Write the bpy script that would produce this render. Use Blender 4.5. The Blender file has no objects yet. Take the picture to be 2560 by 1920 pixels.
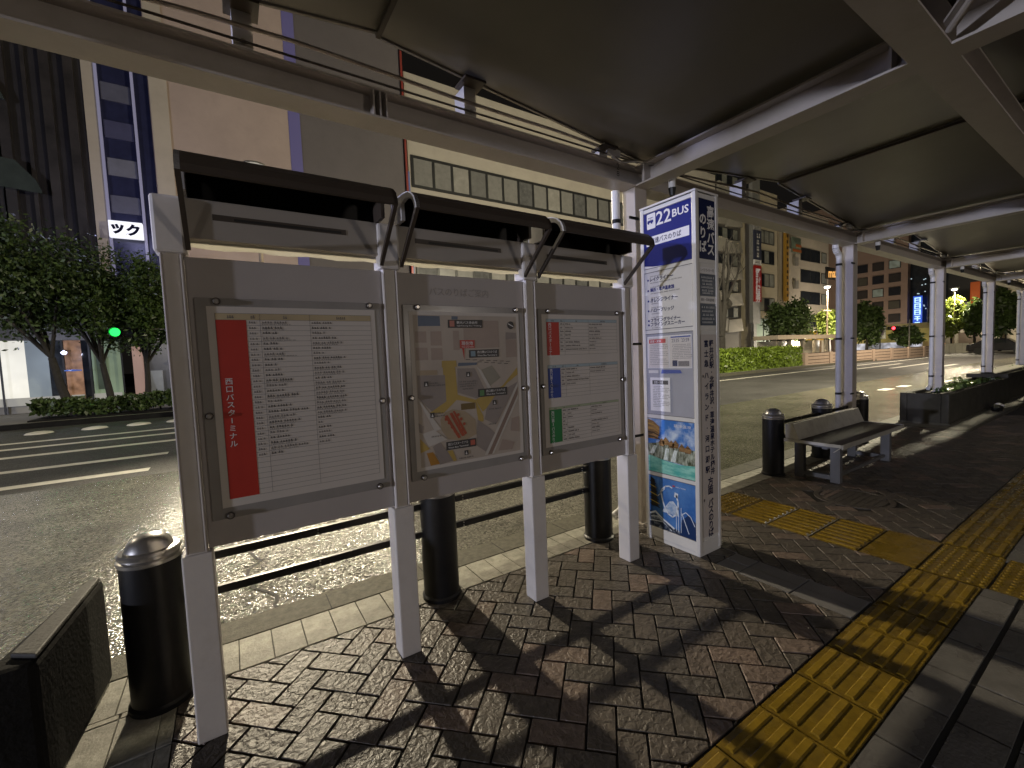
import bpy, bmesh, math, random
import numpy as np
from mathutils import Vector, Matrix
random.seed(7); rng = np.random.default_rng(7)
sc = bpy.context.scene
C = sc.collection
R = math.radians

# ------------------------------------------------------------------ camera
cam = bpy.data.cameras.new('camera'); camo = bpy.data.objects.new('camera', cam); C.objects.link(camo)
cam.sensor_fit = 'HORIZONTAL'; cam.sensor_width = 36.0; cam.lens = 1081.65/2560*36
cam.clip_start = 0.05; cam.clip_end = 2000
r_ = Vector((0.8365987, -0.5462822, -0.0409681)); d_ = Vector((-0.0682427, -0.0297234, -0.9972259)); f_ = Vector((0.543549, 0.8370737, -0.0621463))
m3 = Matrix((r_, -d_, -f_)).transposed()
camo.matrix_world = Matrix.Translation((0, 0, 1.45)) @ m3.to_4x4()
sc.camera = camo
# ------------------------------------------------------------------ world, exposure
w = bpy.data.worlds.new('World'); sc.world = w; w.use_nodes = True
bg = w.node_tree.nodes['Background']; bg.inputs[0].default_value = (0.85, 0.74, 0.64, 1); bg.inputs[1].default_value = 0.0028
sc.view_settings.view_transform = 'Standard'; sc.view_settings.look = 'None'; sc.view_settings.gamma = 1
sc.view_settings.exposure = 1.32
sc.cycles.use_denoising = True
sc.cycles.max_bounces = 6; sc.cycles.diffuse_bounces = 3; sc.cycles.glossy_bounces = 3; sc.cycles.transmission_bounces = 4
sc.cycles.sample_clamp_indirect = 6; sc.cycles.caustics_reflective = False; sc.cycles.caustics_refractive = False

def lamp(name, loc, power, color, radius=0.15, kind='POINT', rot=None, size=None, spot=None):
    l = bpy.data.lights.new(name, kind); l.energy = power; l.color = color
    if kind in ('POINT', 'SPOT'): l.shadow_soft_size = radius
    if kind == 'SPOT': l.spot_size = R(spot or 120); l.spot_blend = .6
    if kind == 'AREA': l.shape = 'RECTANGLE'; l.size, l.size_y = size
    o = bpy.data.objects.new(name, l); C.objects.link(o); o.location = loc
    if rot: o.rotation_euler = rot
    return o
WARM = (1.0, 0.86, 0.62); COOL = (0.80, 0.83, 1.0)
# unseen fills added for the board fronts; the cool source far to the left is assumed
lamp('forecourt_fill_light', (-3.5, -8.0, 1.9), 42, (1, .88, .76), .35)
lamp('forecourt_fill_light', (5.0, -7.0, 2.0), 97, (1, .88, .76), .35)
lamp('assumed_glint_light', (9.5, -0.9, 2.6), 14, (1, .93, .82), .06)  # assumed unseen lamp at the right, added for glints on the tactile bars
lamp('kerb_fill_light', (20.0, 3.2, 8.2), 5400, (1, .90, .64), .2)  # unseen fill added above the roof to brighten road and hedge
lamp('far_fill_light', (44.0, 8.0, 8.2), 3600, (1, .84, .62), .2, 'SPOT', (0, 0, 0), spot=150)  # added fill without a post, brightens the front of the pale wall
lamp('lilac_fill_light', (-14.0, 4.6, 3.4), 1900, (.60, .64, 1), .3, 'SPOT', Vector((16, -2.3, -1.0)).to_track_quat('-Z', 'Y').to_euler(), spot=13)  # added narrow spot that tints hood frames, brackets and columns lilac
lamp('assumed_cool_light', (-24.0, -2.1, 2.2), 4000, COOL, .25)  # assumed cool source out of view, unmodelled, brightens left faces of posts and pillar

# ------------------------------------------------------------------ materials
MATS = {}
def mat(name, col, rough=.6, metal=0., var=.12, vscale=3., bump=0., bscale=60., spec=.5, island=0., dirt=0., dirtcol=(.05, .045, .04), rvar=0.):
    if name in MATS: return MATS[name]
    m = bpy.data.materials.new(name); m.use_nodes = True; nt = m.node_tree; N = nt.nodes; L = nt.links
    p = N['Principled BSDF']; p.inputs['Roughness'].default_value = rough; p.inputs['Metallic'].default_value = metal
    p.inputs['Specular IOR Level'].default_value = spec
    tc = N.new('ShaderNodeTexCoord')
    n = N.new('ShaderNodeTexNoise'); n.inputs['Scale'].default_value = vscale; n.inputs['Detail'].default_value = 5; n.inputs['Roughness'].default_value = .65
    L.new(tc.outputs['Object'], n.inputs['Vector'])
    mr = N.new('ShaderNodeMapRange'); mr.inputs[1].default_value = .3; mr.inputs[2].default_value = .7
    mr.inputs[3].default_value = 1 - var; mr.inputs[4].default_value = 1 + var
    L.new(n.outputs['Fac'], mr.inputs[0])
    val = mr.outputs[0]
    if island:
        g = N.new('ShaderNodeNewGeometry'); m2 = N.new('ShaderNodeMapRange'); m2.inputs[3].default_value = 1 - island; m2.inputs[4].default_value = 1 + island
        L.new(g.outputs['Random Per Island'], m2.inputs[0])
        mm = N.new('ShaderNodeMath'); mm.operation = 'MULTIPLY'; L.new(val, mm.inputs[0]); L.new(m2.outputs[0], mm.inputs[1]); val = mm.outputs[0]
    hsv = N.new('ShaderNodeHueSaturation'); hsv.inputs['Color'].default_value = (*col, 1); L.new(val, hsv.inputs['Value'])
    out = hsv.outputs[0]
    if dirt:
        n2 = N.new('ShaderNodeTexNoise'); n2.inputs['Scale'].default_value = vscale*2.3; n2.inputs['Detail'].default_value = 8; n2.inputs['Roughness'].default_value = .7
        L.new(tc.outputs['Object'], n2.inputs['Vector'])
        m4 = N.new('ShaderNodeMapRange'); m4.inputs[1].default_value = .5; m4.inputs[2].default_value = .75; m4.inputs[4].default_value = dirt
        L.new(n2.outputs['Fac'], m4.inputs[0])
        mx = N.new('ShaderNodeMix'); mx.data_type = 'RGBA'; L.new(m4.outputs[0], mx.inputs[0]); L.new(out, mx.inputs[6]); mx.inputs[7].default_value = (*dirtcol, 1)
        out = mx.outputs[2]
    L.new(out, p.inputs['Base Color'])
    if rvar:
        m5 = N.new('ShaderNodeMapRange'); m5.inputs[1].default_value = .35; m5.inputs[2].default_value = .65
        m5.inputs[3].default_value = max(.03, rough - rvar); m5.inputs[4].default_value = min(1, rough + rvar)
        n3 = N.new('ShaderNodeTexNoise'); n3.inputs['Scale'].default_value = vscale*.8; n3.inputs['Detail'].default_value = 4
        L.new(tc.outputs['Object'], n3.inputs['Vector']); L.new(n3.outputs['Fac'], m5.inputs[0]); L.new(m5.outputs[0], p.inputs['Roughness'])
    if bump:
        nb = N.new('ShaderNodeTexNoise'); nb.inputs['Scale'].default_value = bscale; nb.inputs['Detail'].default_value = 3
        L.new(tc.outputs['Object'], nb.inputs['Vector'])
        b = N.new('ShaderNodeBump'); b.inputs['Strength'].default_value = min(1, bump); b.inputs['Distance'].default_value = .01*max(1, bump)
        L.new(nb.outputs['Fac'], b.inputs['Height']); L.new(b.outputs[0], p.inputs['Normal'])
    MATS[name] = m; return m
def emit(name, col, s, var=0., vscale=1.):
    if name in MATS: return MATS[name]
    m = bpy.data.materials.new(name); m.use_nodes = True; nt = m.node_tree; N = nt.nodes; L = nt.links
    p = N['Principled BSDF']; p.inputs['Base Color'].default_value = (*[c*.3 for c in col], 1); p.inputs['Roughness'].default_value = .3
    p.inputs['Emission Color'].default_value = (*col, 1); p.inputs['Emission Strength'].default_value = s
    if var:
        tc = N.new('ShaderNodeTexCoord'); n = N.new('ShaderNodeTexNoise'); n.inputs['Scale'].default_value = vscale; n.inputs['Detail'].default_value = 3
        L.new(tc.outputs['Object'], n.inputs['Vector']); mr = N.new('ShaderNodeMapRange'); mr.inputs[1].default_value = .3; mr.inputs[2].default_value = .7
        mr.inputs[3].default_value = s*(1-var); mr.inputs[4].default_value = s*(1+var); L.new(n.outputs['Fac'], mr.inputs[0]); L.new(mr.outputs[0], p.inputs['Emission Strength'])
    MATS[name] = m; return m
def glass(name, col=(1, 1, 1), rough=.05, alpha=.12):
    if name in MATS: return MATS[name]
    m = bpy.data.materials.new(name); m.use_nodes = True; nt = m.node_tree; N = nt.nodes; L = nt.links
    p = N['Principled BSDF']; p.inputs['Base Color'].default_value = (*col, 1); p.inputs['Roughness'].default_value = rough
    p.inputs['Alpha'].default_value = alpha; p.inputs['Specular IOR Level'].default_value = .5
    MATS[name] = m; return m

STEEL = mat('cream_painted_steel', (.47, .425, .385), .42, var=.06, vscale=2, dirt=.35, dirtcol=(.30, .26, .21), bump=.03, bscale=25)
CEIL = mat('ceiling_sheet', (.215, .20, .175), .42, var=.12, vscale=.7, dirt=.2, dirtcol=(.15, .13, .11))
CLIPM = mat('bracket_paint', (.74, .73, .72), .45)
BOARD = mat('grey_board_paint', (.46, .42, .405), .5, var=.05, vscale=2, bump=.02, bscale=30)
POST = mat('white_post_paint', (.70, .66, .63), .42, var=.05, vscale=4, dirt=.25, dirtcol=(.42, .37, .30))
FRAME = mat('clear_frame_grey', (.34, .32, .305), .22, var=.08, vscale=5)
PAPER = mat('paper', (.66, .61, .57), .5, var=.03, vscale=4)
INK = mat('ink', (.05, .045, .045), .5, var=.02)
INKS = mat('grey_ink', (.17, .155, .15), .5, var=.3, vscale=120)
RED = mat('print_red', (.50, .035, .022), .45, var=.06, vscale=7)
BLUEP = mat('print_blue', (.02, .055, .32), .45, var=.06, vscale=7)
GREENP = mat('print_green', (.02, .22, .06), .45, var=.06, vscale=7)
BEIGE = mat('print_beige', (.52, .42, .26), .5)
PALEB = mat('print_pale_blue', (.40, .50, .56), .5)
PALEG = mat('print_pale_green', (.42, .48, .32), .5)
WHITEP = mat('print_white', (.80, .78, .78), .45, var=.02)
NAVY = mat('sign_navy', (.02, .028, .20), .25, var=.08, vscale=3)
NAVYD = mat('sign_dark_navy', (.012, .018, .07), .25, var=.08, vscale=3)
SIGNW = mat('sign_white_paint', (.72, .70, .67), .4, var=.05, vscale=3, dirt=.15, dirtcol=(.5, .45, .38))
BLACKH = mat('dark_hood_paint', (.06, .046, .036), .45, var=.1)
HOODIN = mat('hood_inner_shade', (.012, .011, .011), .5)  # shade inside the hood is put into a near-black colour
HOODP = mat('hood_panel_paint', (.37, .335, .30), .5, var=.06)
HOODS = mat('hood_lit_side', (.60, .58, .56), .45, var=.05)  # left frames only: the cool light they catch is in this pale colour
BLACK = mat('black_paint', (.009, .009, .010), .42, spec=.3, var=.2, vscale=6, dirt=.15, dirtcol=(.05, .045, .04))
CHROME = mat('satin_metal', (.52, .51, .50), .34, metal=.9, var=.1, vscale=8)
BOLT = mat('bolt_metal', (.55, .52, .48), .3, metal=1.)
DARKM = mat('dark_gap', (.008, .008, .008), .8)
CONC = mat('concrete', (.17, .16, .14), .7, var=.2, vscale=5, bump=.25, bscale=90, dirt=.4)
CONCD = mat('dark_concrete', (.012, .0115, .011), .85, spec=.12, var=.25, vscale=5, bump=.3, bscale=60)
KERB = mat('kerb_stone', (.09, .084, .064), .7, spec=.25, var=.4, vscale=22, bump=.3, bscale=120, dirt=.4)
TILE = mat('light_paving_tile', (.27, .26, .22), .6, spec=.3, var=.35, vscale=12, bump=.25, bscale=80, island=.12, dirt=.55, dirtcol=(.10, .09, .075))
GTILE = mat('grey_paving_tile', (.115, .11, .105), .36, var=.22, vscale=7, bump=.3, bscale=70, island=.15, dirt=.35, rvar=.12)
SLAB = mat('smooth_grey_slab', (.155, .15, .15), .38, var=.1, vscale=6, bump=.05, bscale=40, island=.06)
YEL = mat('tactile_yellow', (.15, .097, .011), .26, var=.3, vscale=11, bump=.12, bscale=50, island=.14, dirt=.7, dirtcol=(.07, .045, .012), rvar=.1)
YELB = mat('tactile_bar_yellow', (.22, .142, .016), .22, var=.2, vscale=14, bump=.05, bscale=60, dirt=.35, dirtcol=(.15, .095, .02), rvar=.08)
BARK = mat('bark', (.028, .024, .02), .85, var=.3, vscale=8, bump=.6, bscale=25)
PLINK = mat('mortar', (.016, .014, .013), .75)

def translucent(name, col):
    m = bpy.data.materials.new(name); m.use_nodes = True; nt = m.node_tree; t = nt.nodes.new('ShaderNodeBsdfTranslucent'); t.inputs['Color'].default_value = (*col, 1)
    mx = nt.nodes.new('ShaderNodeMixShader'); mx.inputs[0].default_value = .75; nt.links.new(nt.nodes['Principled BSDF'].outputs[0], mx.inputs[1]); nt.links.new(t.outputs[0], mx.inputs[2])
    nt.nodes['Principled BSDF'].inputs['Base Color'].default_value = (*col, 1); nt.links.new(mx.outputs[0], nt.nodes['Material Output'].inputs['Surface']); return m
DIFF = translucent('translucent_strip', (.42, .40, .34))
def brick_mat():
    m = bpy.data.materials.new('rough_brick'); m.use_nodes = True; nt = m.node_tree; N = nt.nodes; L = nt.links
    p = N['Principled BSDF']
    tc = N.new('ShaderNodeTexCoord'); g = N.new('ShaderNodeNewGeometry')
    cr = N.new('ShaderNodeValToRGB'); e = cr.color_ramp; e.interpolation = 'LINEAR'
    e.elements[0].position = 0; e.elements[0].color = (.078, .069, .060, 1); e.elements[1].position = .80; e.elements[1].color = (.098, .083, .071, 1)
    for pos, c in ((.4, (.089, .078, .067, 1)), (.84, (.142, .110, .092, 1)), (1., (.168, .127, .106, 1))):
        q = e.elements.new(pos); q.color = c
    L.new(g.outputs['Random Per Island'], cr.inputs[0])
    n = N.new('ShaderNodeTexNoise'); n.inputs['Scale'].default_value = 22; n.inputs['Detail'].default_value = 6; L.new(tc.outputs['Object'], n.inputs['Vector'])
    mr = N.new('ShaderNodeMapRange'); mr.inputs[1].default_value = .3; mr.inputs[2].default_value = .7; mr.inputs[3].default_value = .72; mr.inputs[4].default_value = 1.25; L.new(n.outputs['Fac'], mr.inputs[0])
    h = N.new('ShaderNodeHueSaturation'); L.new(cr.outputs[0], h.inputs['Color']); L.new(mr.outputs[0], h.inputs['Value']); L.new(h.outputs[0], p.inputs['Base Color'])
    p.inputs['Roughness'].default_value = .45; p.inputs['Specular IOR Level'].default_value = .30
    # split stone surface: coarse lumps + grain
    nb = N.new('ShaderNodeTexNoise'); nb.inputs['Scale'].default_value = 42; nb.inputs['Detail'].default_value = 2.5; nb.inputs['Distortion'].default_value = .5; L.new(tc.outputs['Object'], nb.inputs['Vector'])
    # bricks differ in how rough they are
    m6 = N.new('ShaderNodeMath'); m6.operation = 'MULTIPLY'; m6.inputs[1].default_value = 7.31; L.new(g.outputs['Random Per Island'], m6.inputs[0])
    fr = N.new('ShaderNodeMath'); fr.operation = 'FRACT'; L.new(m6.outputs[0], fr.inputs[0])
    m7 = N.new('ShaderNodeMapRange'); m7.inputs[3].default_value = .7; m7.inputs[4].default_value = 1.0; L.new(fr.outputs[0], m7.inputs[0])
    b = N.new('ShaderNodeBump'); b.inputs['Distance'].default_value = .011; L.new(m7.outputs[0], b.inputs['Strength']); L.new(nb.outputs['Fac'], b.inputs['Height']); L.new(b.outputs[0], p.inputs['Normal'])
    return m
BRICK = brick_mat()
def asphalt(name, col, rough, bscale, dist, vscale=1.2, vc=2.3):
    m = bpy.data.materials.new(name); m.use_nodes = True; nt = m.node_tree; N = nt.nodes; L = nt.links
    p = N['Principled BSDF']; p.inputs['Roughness'].default_value = rough
    tc = N.new('ShaderNodeTexCoord')
    v = N.new('ShaderNodeTexVoronoi'); v.inputs['Scale'].default_value = bscale; L.new(tc.outputs['Object'], v.inputs['Vector'])
    n = N.new('ShaderNodeTexNoise'); n.inputs['Scale'].default_value = vscale; n.inputs['Detail'].default_value = 6; n.inputs['Roughness'].default_value = .7; L.new(tc.outputs['Object'], n.inputs['Vector'])
    mr = N.new('ShaderNodeMapRange'); mr.inputs[1].default_value = .3; mr.inputs[2].default_value = .7; mr.inputs[3].default_value = .65; mr.inputs[4].default_value = 1.35; L.new(n.outputs['Fac'], mr.inputs[0])
    mv = N.new('ShaderNodeMapRange'); mv.inputs[3].default_value = .2; mv.inputs[4].default_value = vc; L.new(v.outputs['Color'], mv.inputs[0])
    mm = N.new('ShaderNodeMath'); mm.operation = 'MULTIPLY'; L.new(mr.outputs[0], mm.inputs[0]); L.new(mv.outputs[0], mm.inputs[1])
    h = N.new('ShaderNodeHueSaturation'); h.inputs['Color'].default_value = (*col, 1); L.new(mm.outputs[0], h.inputs['Value']); L.new(h.outputs[0], p.inputs['Base Color'])
    b = N.new('ShaderNodeBump'); b.inputs['Distance'].default_value = dist; b.inputs['Strength'].default_value = .9; b.invert = True
    L.new(v.outputs['Distance'], b.inputs['Height']); L.new(b.outputs[0], p.inputs['Normal'])
    return m
ASPH1 = asphalt('coarse_asphalt', (.095, .091, .075), .2, 58, .0065)
ASPH2 = asphalt('smooth_asphalt', (.058, .056, .055), .62, 70, .008, .6, 1.7)
ASPH2.node_tree.nodes['Principled BSDF'].inputs['Specular IOR Level'].default_value = .25
WHITEL = mat('road_marking_white', (.62, .60, .54), .55, var=.2, vscale=2.5, dirt=.5, dirtcol=(.2, .19, .17), bump=.2, bscale=90)

def leafmat(name, col, tr=.25, vs=.5):
    m = bpy.data.materials.new(name); m.use_nodes = True; nt = m.node_tree; N = nt.nodes; L = nt.links
    p = N['Principled BSDF']; g = N.new('ShaderNodeNewGeometry')
    mr = N.new('ShaderNodeMapRange'); mr.inputs[3].default_value = .45; mr.inputs[4].default_value = 1.6; L.new(g.outputs['Random Per Island'], mr.inputs[0])
    h = N.new('ShaderNodeHueSaturation'); h.inputs['Color'].default_value = (*col, 1); L.new(mr.outputs[0], h.inputs['Value']); L.new(h.outputs[0], p.inputs['Base Color'])
    p.inputs['Roughness'].default_value = .42; p.inputs['Subsurface Weight'].default_value = 0
    t = N.new('ShaderNodeBsdfTranslucent'); L.new(h.outputs[0], t.inputs['Color'])
    mx = N.new('ShaderNodeMixShader'); mx.inputs[0].default_value = tr; L.new(p.outputs[0], mx.inputs[1]); L.new(t.outputs[0], mx.inputs[2])
    L.new(mx.outputs[0], N['Material Output'].inputs['Surface']); return m
LEAFD = leafmat('dark_leaf', (.065, .10, .03)); LEAFM = leafmat('mid_leaf', (.062, .10, .024)); LEAFY = leafmat('lamplit_leaf', (.15, .19, .035), .3)  # lamplight on two far trees is put into the brightest leaf colour
LEAFH = leafmat('hedge_leaf', (.16, .225, .028), .2)

# ------------------------------------------------------------------ mesh builder
class MB:
    def __init__(s): s.v = []; s.f = []; s.mi = []; s.m = []
    def mat(s, m):
        if m not in s.m: s.m.append(m)
        return s.m.index(m)
    def add(s, vs, fs, m):
        b = len(s.v); i = s.mat(m); s.v += [tuple(v) for v in vs]; s.f += [[b+k for k in f] for f in fs]; s.mi += [i]*len(fs); return s
    def box(s, x0, x1, y0, y1, z0, z1, m):
        vs = [(x, y, z) for z in (z0, z1) for y in (y0, y1) for x in (x0, x1)]
        return s.add(vs, [(0, 2, 3, 1), (4, 5, 7, 6), (0, 1, 5, 4), (2, 6, 7, 3), (0, 4, 6, 2), (1, 3, 7, 5)], m)
    def prism(s, poly, e, m):          # poly: 3-D points, e: extrusion vector
        n = len(poly); e = Vector(e); a = [Vector(p) for p in poly]
        return s.add(a + [p+e for p in a], [list(range(n))[::-1], list(range(n, 2*n))] + [[i, (i+1) % n, n+(i+1) % n, n+i] for i in range(n)], m)
    def quad(s, o, ux, uy, x0, x1, y0, y1, m, off=0.):
        o = Vector(o); ux = Vector(ux); uy = Vector(uy); nn = ux.cross(uy)*off
        return s.add([o+ux*x0+uy*y0+nn, o+ux*x1+uy*y0+nn, o+ux*x1+uy*y1+nn, o+ux*x0+uy*y1+nn], [(0, 1, 2, 3)], m)
    def poly(s, o, ux, uy, pts, m, off=0.):
        o = Vector(o); ux = Vector(ux); uy = Vector(uy); nn = ux.cross(uy)*off
        return s.add([o+ux*x+uy*y+nn for x, y in pts], [list(range(len(pts)))], m)
    def tube(s, p0, p1, r0, r1, m, n=10, cap=True):
        p0 = Vector(p0); p1 = Vector(p1); d = (p1-p0).normalized(); a = d.orthogonal().normalized(); b = d.cross(a)
        vs = []
        for p, r in ((p0, r0), (p1, r1)):
            for i in range(n): t = 2*math.pi*i/n; vs.append(p + a*math.cos(t)*r + b*math.sin(t)*r)
        fs = [(i, (i+1) % n, n+(i+1) % n, n+i) for i in range(n)]
        if cap: fs += [list(range(n))[::-1], list(range(n, 2*n))]
        return s.add(vs, fs, m)
    def path(s, pts, r, m, n=8):
        for a, b in zip(pts[:-1], pts[1:]): s.tube(a, b, r, r, m, n)
        return s
    def lathe(s, c, prof, m, n=28):
        vs = []; c = Vector(c)
        for r, z in prof:
            for i in range(n): t = 2*math.pi*i/n; vs.append(c+Vector((r*math.cos(t), r*math.sin(t), z)))
        fs = [(k*n+i, k*n+(i+1) % n, (k+1)*n+(i+1) % n, (k+1)*n+i) for k in range(len(prof)-1) for i in range(n)]
        fs.append(list(range((len(prof)-1)*n, len(prof)*n)))
        return s.add(vs, fs, m)
    def ibeam(s, ax, a0, a1, c0, c1, z0, z1, m, t=.012, wt=.008):
        cm = (c0+c1)/2
        for (u0, u1, q0, q1) in ((c0, c1, z0, z0+t), (c0, c1, z1-t, z1), (cm-wt/2, cm+wt/2, z0+t, z1-t)):
            if ax == 'x': s.box(a0, a1, u0, u1, q0, q1, m)
            else: s.box(u0, u1, a0, a1, q0, q1, m)
        return s
    def text(s, st, o, ux, uy, x, y, wd, h, m, off=0., bold=.0):
        vs, fs, bb = glyphs(st, bold)
        W = bb[2]-bb[0]; H = bb[3]-bb[1]
        if W < 1e-6 or H < 1e-6: return s
        sy = h/H; sx = wd/W if wd else sy
        o = Vector(o); ux = Vector(ux); uy = Vector(uy); nn = ux.cross(uy)*off
        return s.add([o+ux*(x+(a-bb[0])*sx)+uy*(y+(b-bb[1])*sy)+nn for a, b in vs], fs, m)
    def vtext(s, st, o, ux, uy, x, ytop, w, pitch, m, off=0., bold=.0):   # one character below the other
        for i, ch in enumerate(st):
            if ch == ' ': continue
            if ch == 'ー':
                s.quad(o, ux, uy, x+w*.42, x+w*.56, ytop-pitch*i-w*.95, ytop-pitch*i-w*.1, m, off)
            elif ch == '・':
                s.quad(o, ux, uy, x+w*.4, x+w*.6, ytop-pitch*i-w*.6, ytop-pitch*i-w*.4, m, off)
            else:
                vs, fs, bb = glyphs(ch, bold); k = w/.86
                H = (bb[3]-bb[1])*k; Wc = (bb[2]-bb[0])*k
                s.text(ch, o, ux, uy, x+(w-Wc)/2, ytop-pitch*i-(w+H)/2, Wc, H, m, off, bold)
        return s
    def build(s, name, parent=None, bevel=0., smooth=False):
        me = bpy.data.meshes.new(name); loc = parent_world(parent) if parent else Vector((0, 0, 0))
        me.from_pydata([tuple(Vector(v)-loc) for v in s.v], [], s.f)
        for m in s.m: me.materials.append(m)
        me.polygons.foreach_set('material_index', s.mi)
        me.update()
        if smooth:
            me.polygons.foreach_set('use_smooth', [True]*len(me.polygons)); me.set_sharp_from_angle(angle=R(35))
        o = bpy.data.objects.new(name, me); C.objects.link(o)
        if parent: o.parent = parent
        if bevel:
            b = o.modifiers.new('bevel', 'BEVEL'); b.width = bevel; b.segments = 2; b.limit_method = 'ANGLE'
        return o
WLOC = {}
def parent_world(o):
    v = Vector((0, 0, 0))
    while o: v += o.location; o = o.parent
    return v
GC = {}
def glyphs(st, bold):
    k = (st, bold)
    if k not in GC:
        c = bpy.data.curves.new('t', 'FONT'); c.body = st; c.resolution_u = 2; c.offset = bold; c.fill_mode = 'FRONT'
        o = bpy.data.objects.new('t', c); C.objects.link(o); bpy.context.view_layer.update()
        me = o.evaluated_get(bpy.context.evaluated_depsgraph_get()).to_mesh()
        vs = [(v.co.x, v.co.y) for v in me.vertices]; fs = [list(p.vertices) for p in me.polygons]
        bpy.data.objects.remove(o); bpy.data.curves.remove(c)
        a = np.array(vs) if vs else np.zeros((1, 2))
        GC[k] = (vs, fs, (a[:, 0].min(), a[:, 1].min(), a[:, 0].max(), a[:, 1].max()))
    return GC[k]

def tag(o, label, cat, group=None):
    o['label'] = label; o['category'] = cat
    if group: o['group'] = group
    return o
def thing(name, loc, label, cat, group=None):
    o = bpy.data.objects.new(name, None); C.objects.link(o); o.location = loc; o.empty_display_size = .2
    return tag(o, label, cat, group)
def struct(mb, name, kind='structure'):
    o = mb.build(name); o['kind'] = kind; return o
def copy_thing(o, loc, label, parent=None):
    c = o.copy(); C.objects.link(c)
    if parent: c.parent = parent
    else: c.location = loc; c['label'] = label
    for ch in o.children: copy_thing(ch, None, None, c)
    return c
X3 = Vector((1, 0, 0)); Z3 = Vector((0, 0, 1))

# ------------------------------------------------------------------ ground, roads
ZR = -.15
struct(MB().box(-600, 900, -600, 900, -.40, -.17, CONCD), 'ground')
struct(MB().quad((0, 0, ZR), X3, (0, 1, 0), -70, 3, 3.2, 8.7, ASPH1).quad((0, 0, ZR), X3, (0, 1, 0), 3, 140, 3.2, 7.0, ASPH1), 'bus_lane')
struct(MB().quad((0, 0, ZR), X3, (0, 1, 0), -70, 3, 8.7, 30., ASPH2).quad((0, 0, ZR), X3, (0, 1, 0), 3, 140, 7.0, 30., ASPH2), 'road')
mb = MB(); mb.box(-25, 40, 2.71, 2.905, -.17, -.002, KERB)
mb.box(-25, 40, 2.905, 3.2, -.17, -.135, KERB)
for x in np.arange(-24.6, 40, .61): mb.box(x, x+.006, 2.708, 2.9055, -.16, -.0008, DARKM)
struct(mb, 'kerb')
mb = MB()
for (x0, x1, y, wd) in ((-40, 1.6, 15.3, .27), (-40, 1.6, 14.1, .27), (-40, 1.6, 12.65, .28), (-40, -1.12, 10.75, .26), (-40, -1.22, 9.2, .27)):
    mb.quad((0, 0, ZR+.004), X3, (0, 1, 0), x0, x1, y-wd/2, y+wd/2, WHITEL)
mb.quad((0, 0, ZR+.004), X3, (0, 1, 0), 17, 60, 12.25, 12.45, WHITEL)
for (x, y, l) in ((31, 10.7, 9), (33, 9.3, 8), (33, 7.6, 5.5), (22, 4.7, 1.6), (25.5, 4.65, 1.8), (18, 5.3, .8), (19.6, 5.25, .7), (29, 5.0, 2.2)):
    mb.quad((0, 0, ZR+.004), X3, (0, 1, 0), x, x+l, y-.14, y+.14, WHITEL)
struct(mb, 'road_markings')
mb = MB(); px = .16; y = 3.2; pts = []
while y < 6.6: pts.append((px, y)); px += random.uniform(-.05, .055); y += random.uniform(.05, .12)
for (a, b) in zip(pts[:-1], pts[1:]): mb.add([(a[0]-.012, a[1], ZR+.004), (a[0]+.012, a[1], ZR+.004), (b[0]+.012, b[1], ZR+.004), (b[0]-.012, b[1], ZR+.004)], [(0, 1, 2, 3)], DARKM)
struct(mb, 'road_crack')
# pale raised lane studs near the far kerb on the left
for i, x in enumerate((-4.6, -3.45, -2.45, -1.5)):
    m_ = MB(); m_.lathe((x, 17.4, ZR), [(.30, 0), (.26, .035), (.12, .06), (.0, .065)], WHITEL, 14)
    o = m_.build('lane_stud'); tag(o, 'flat pale lane stud on the asphalt before the dark hedge', 'lane stud', 'lane studs by the far kerb')

# ------------------------------------------------------------------ pavement
def clip(poly, x0, x1, y0, y1):
    for ax, lim, sg in ((0, x0, 1), (0, x1, -1), (1, y0, 1), (1, y1, -1)):
        out = []
        for i in range(len(poly)):
            a, b = poly[i], poly[(i+1) % len(poly)]; da = sg*(a[ax]-lim); db = sg*(b[ax]-lim)
            if da >= 0: out.append(a)
            if da*db < 0: t = da/(da-db); out.append((a[0]+t*(b[0]-a[0]), a[1]+t*(b[1]-a[1])))
        poly = out
        if len(poly) < 3: return []
    return poly
def area(p): return abs(sum(p[i][0]*p[(i+1) % len(p)][1]-p[(i+1) % len(p)][0]*p[i][1] for i in range(len(p))))/2
def paver(mb, poly, m, gap=.0045, ch=.0022, z=0., depth=.01):
    c = (sum(p[0] for p in poly)/len(poly), sum(p[1] for p in poly)/len(poly)); n = len(poly)
    def inset(d):
        o = []
        for x, y in poly:
            l = math.hypot(x-c[0], y-c[1]) or 1; k = max(0., 1-d*1.5/l); o.append((c[0]+(x-c[0])*k, c[1]+(y-c[1])*k))
        return o
    a = inset(gap); b = inset(gap+ch); dz = random.uniform(-.0012, .0008)
    vs = [(x, y, z-depth) for x, y in a]+[(x, y, z-.0035+dz) for x, y in a]+[(x, y, z+dz) for x, y in b]
    fs = [[i, (i+1) % n, n+(i+1) % n, n+i] for i in range(n)]+[[n+i, n+(i+1) % n, 2*n+(i+1) % n, 2*n+i] for i in range(n)]+[[2*n+i for i in range(n)]]
    mb.add(vs, fs, m)
zones = [(-.29, 2.66, .89, 2.412), (2.66, 2.915, 1.665, 2.412), (2.915, 3.585, .89, 2.412), (4.17, 9.58, .89, 2.412), (9.58, 26, .89, 1.73)]
mb = MB(); Wb = .1115; s2 = math.sqrt(.5)
def back(a, b): return ((a+b)*s2, (b-a)*s2)
a00, b00 = -.323, 2.963
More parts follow.
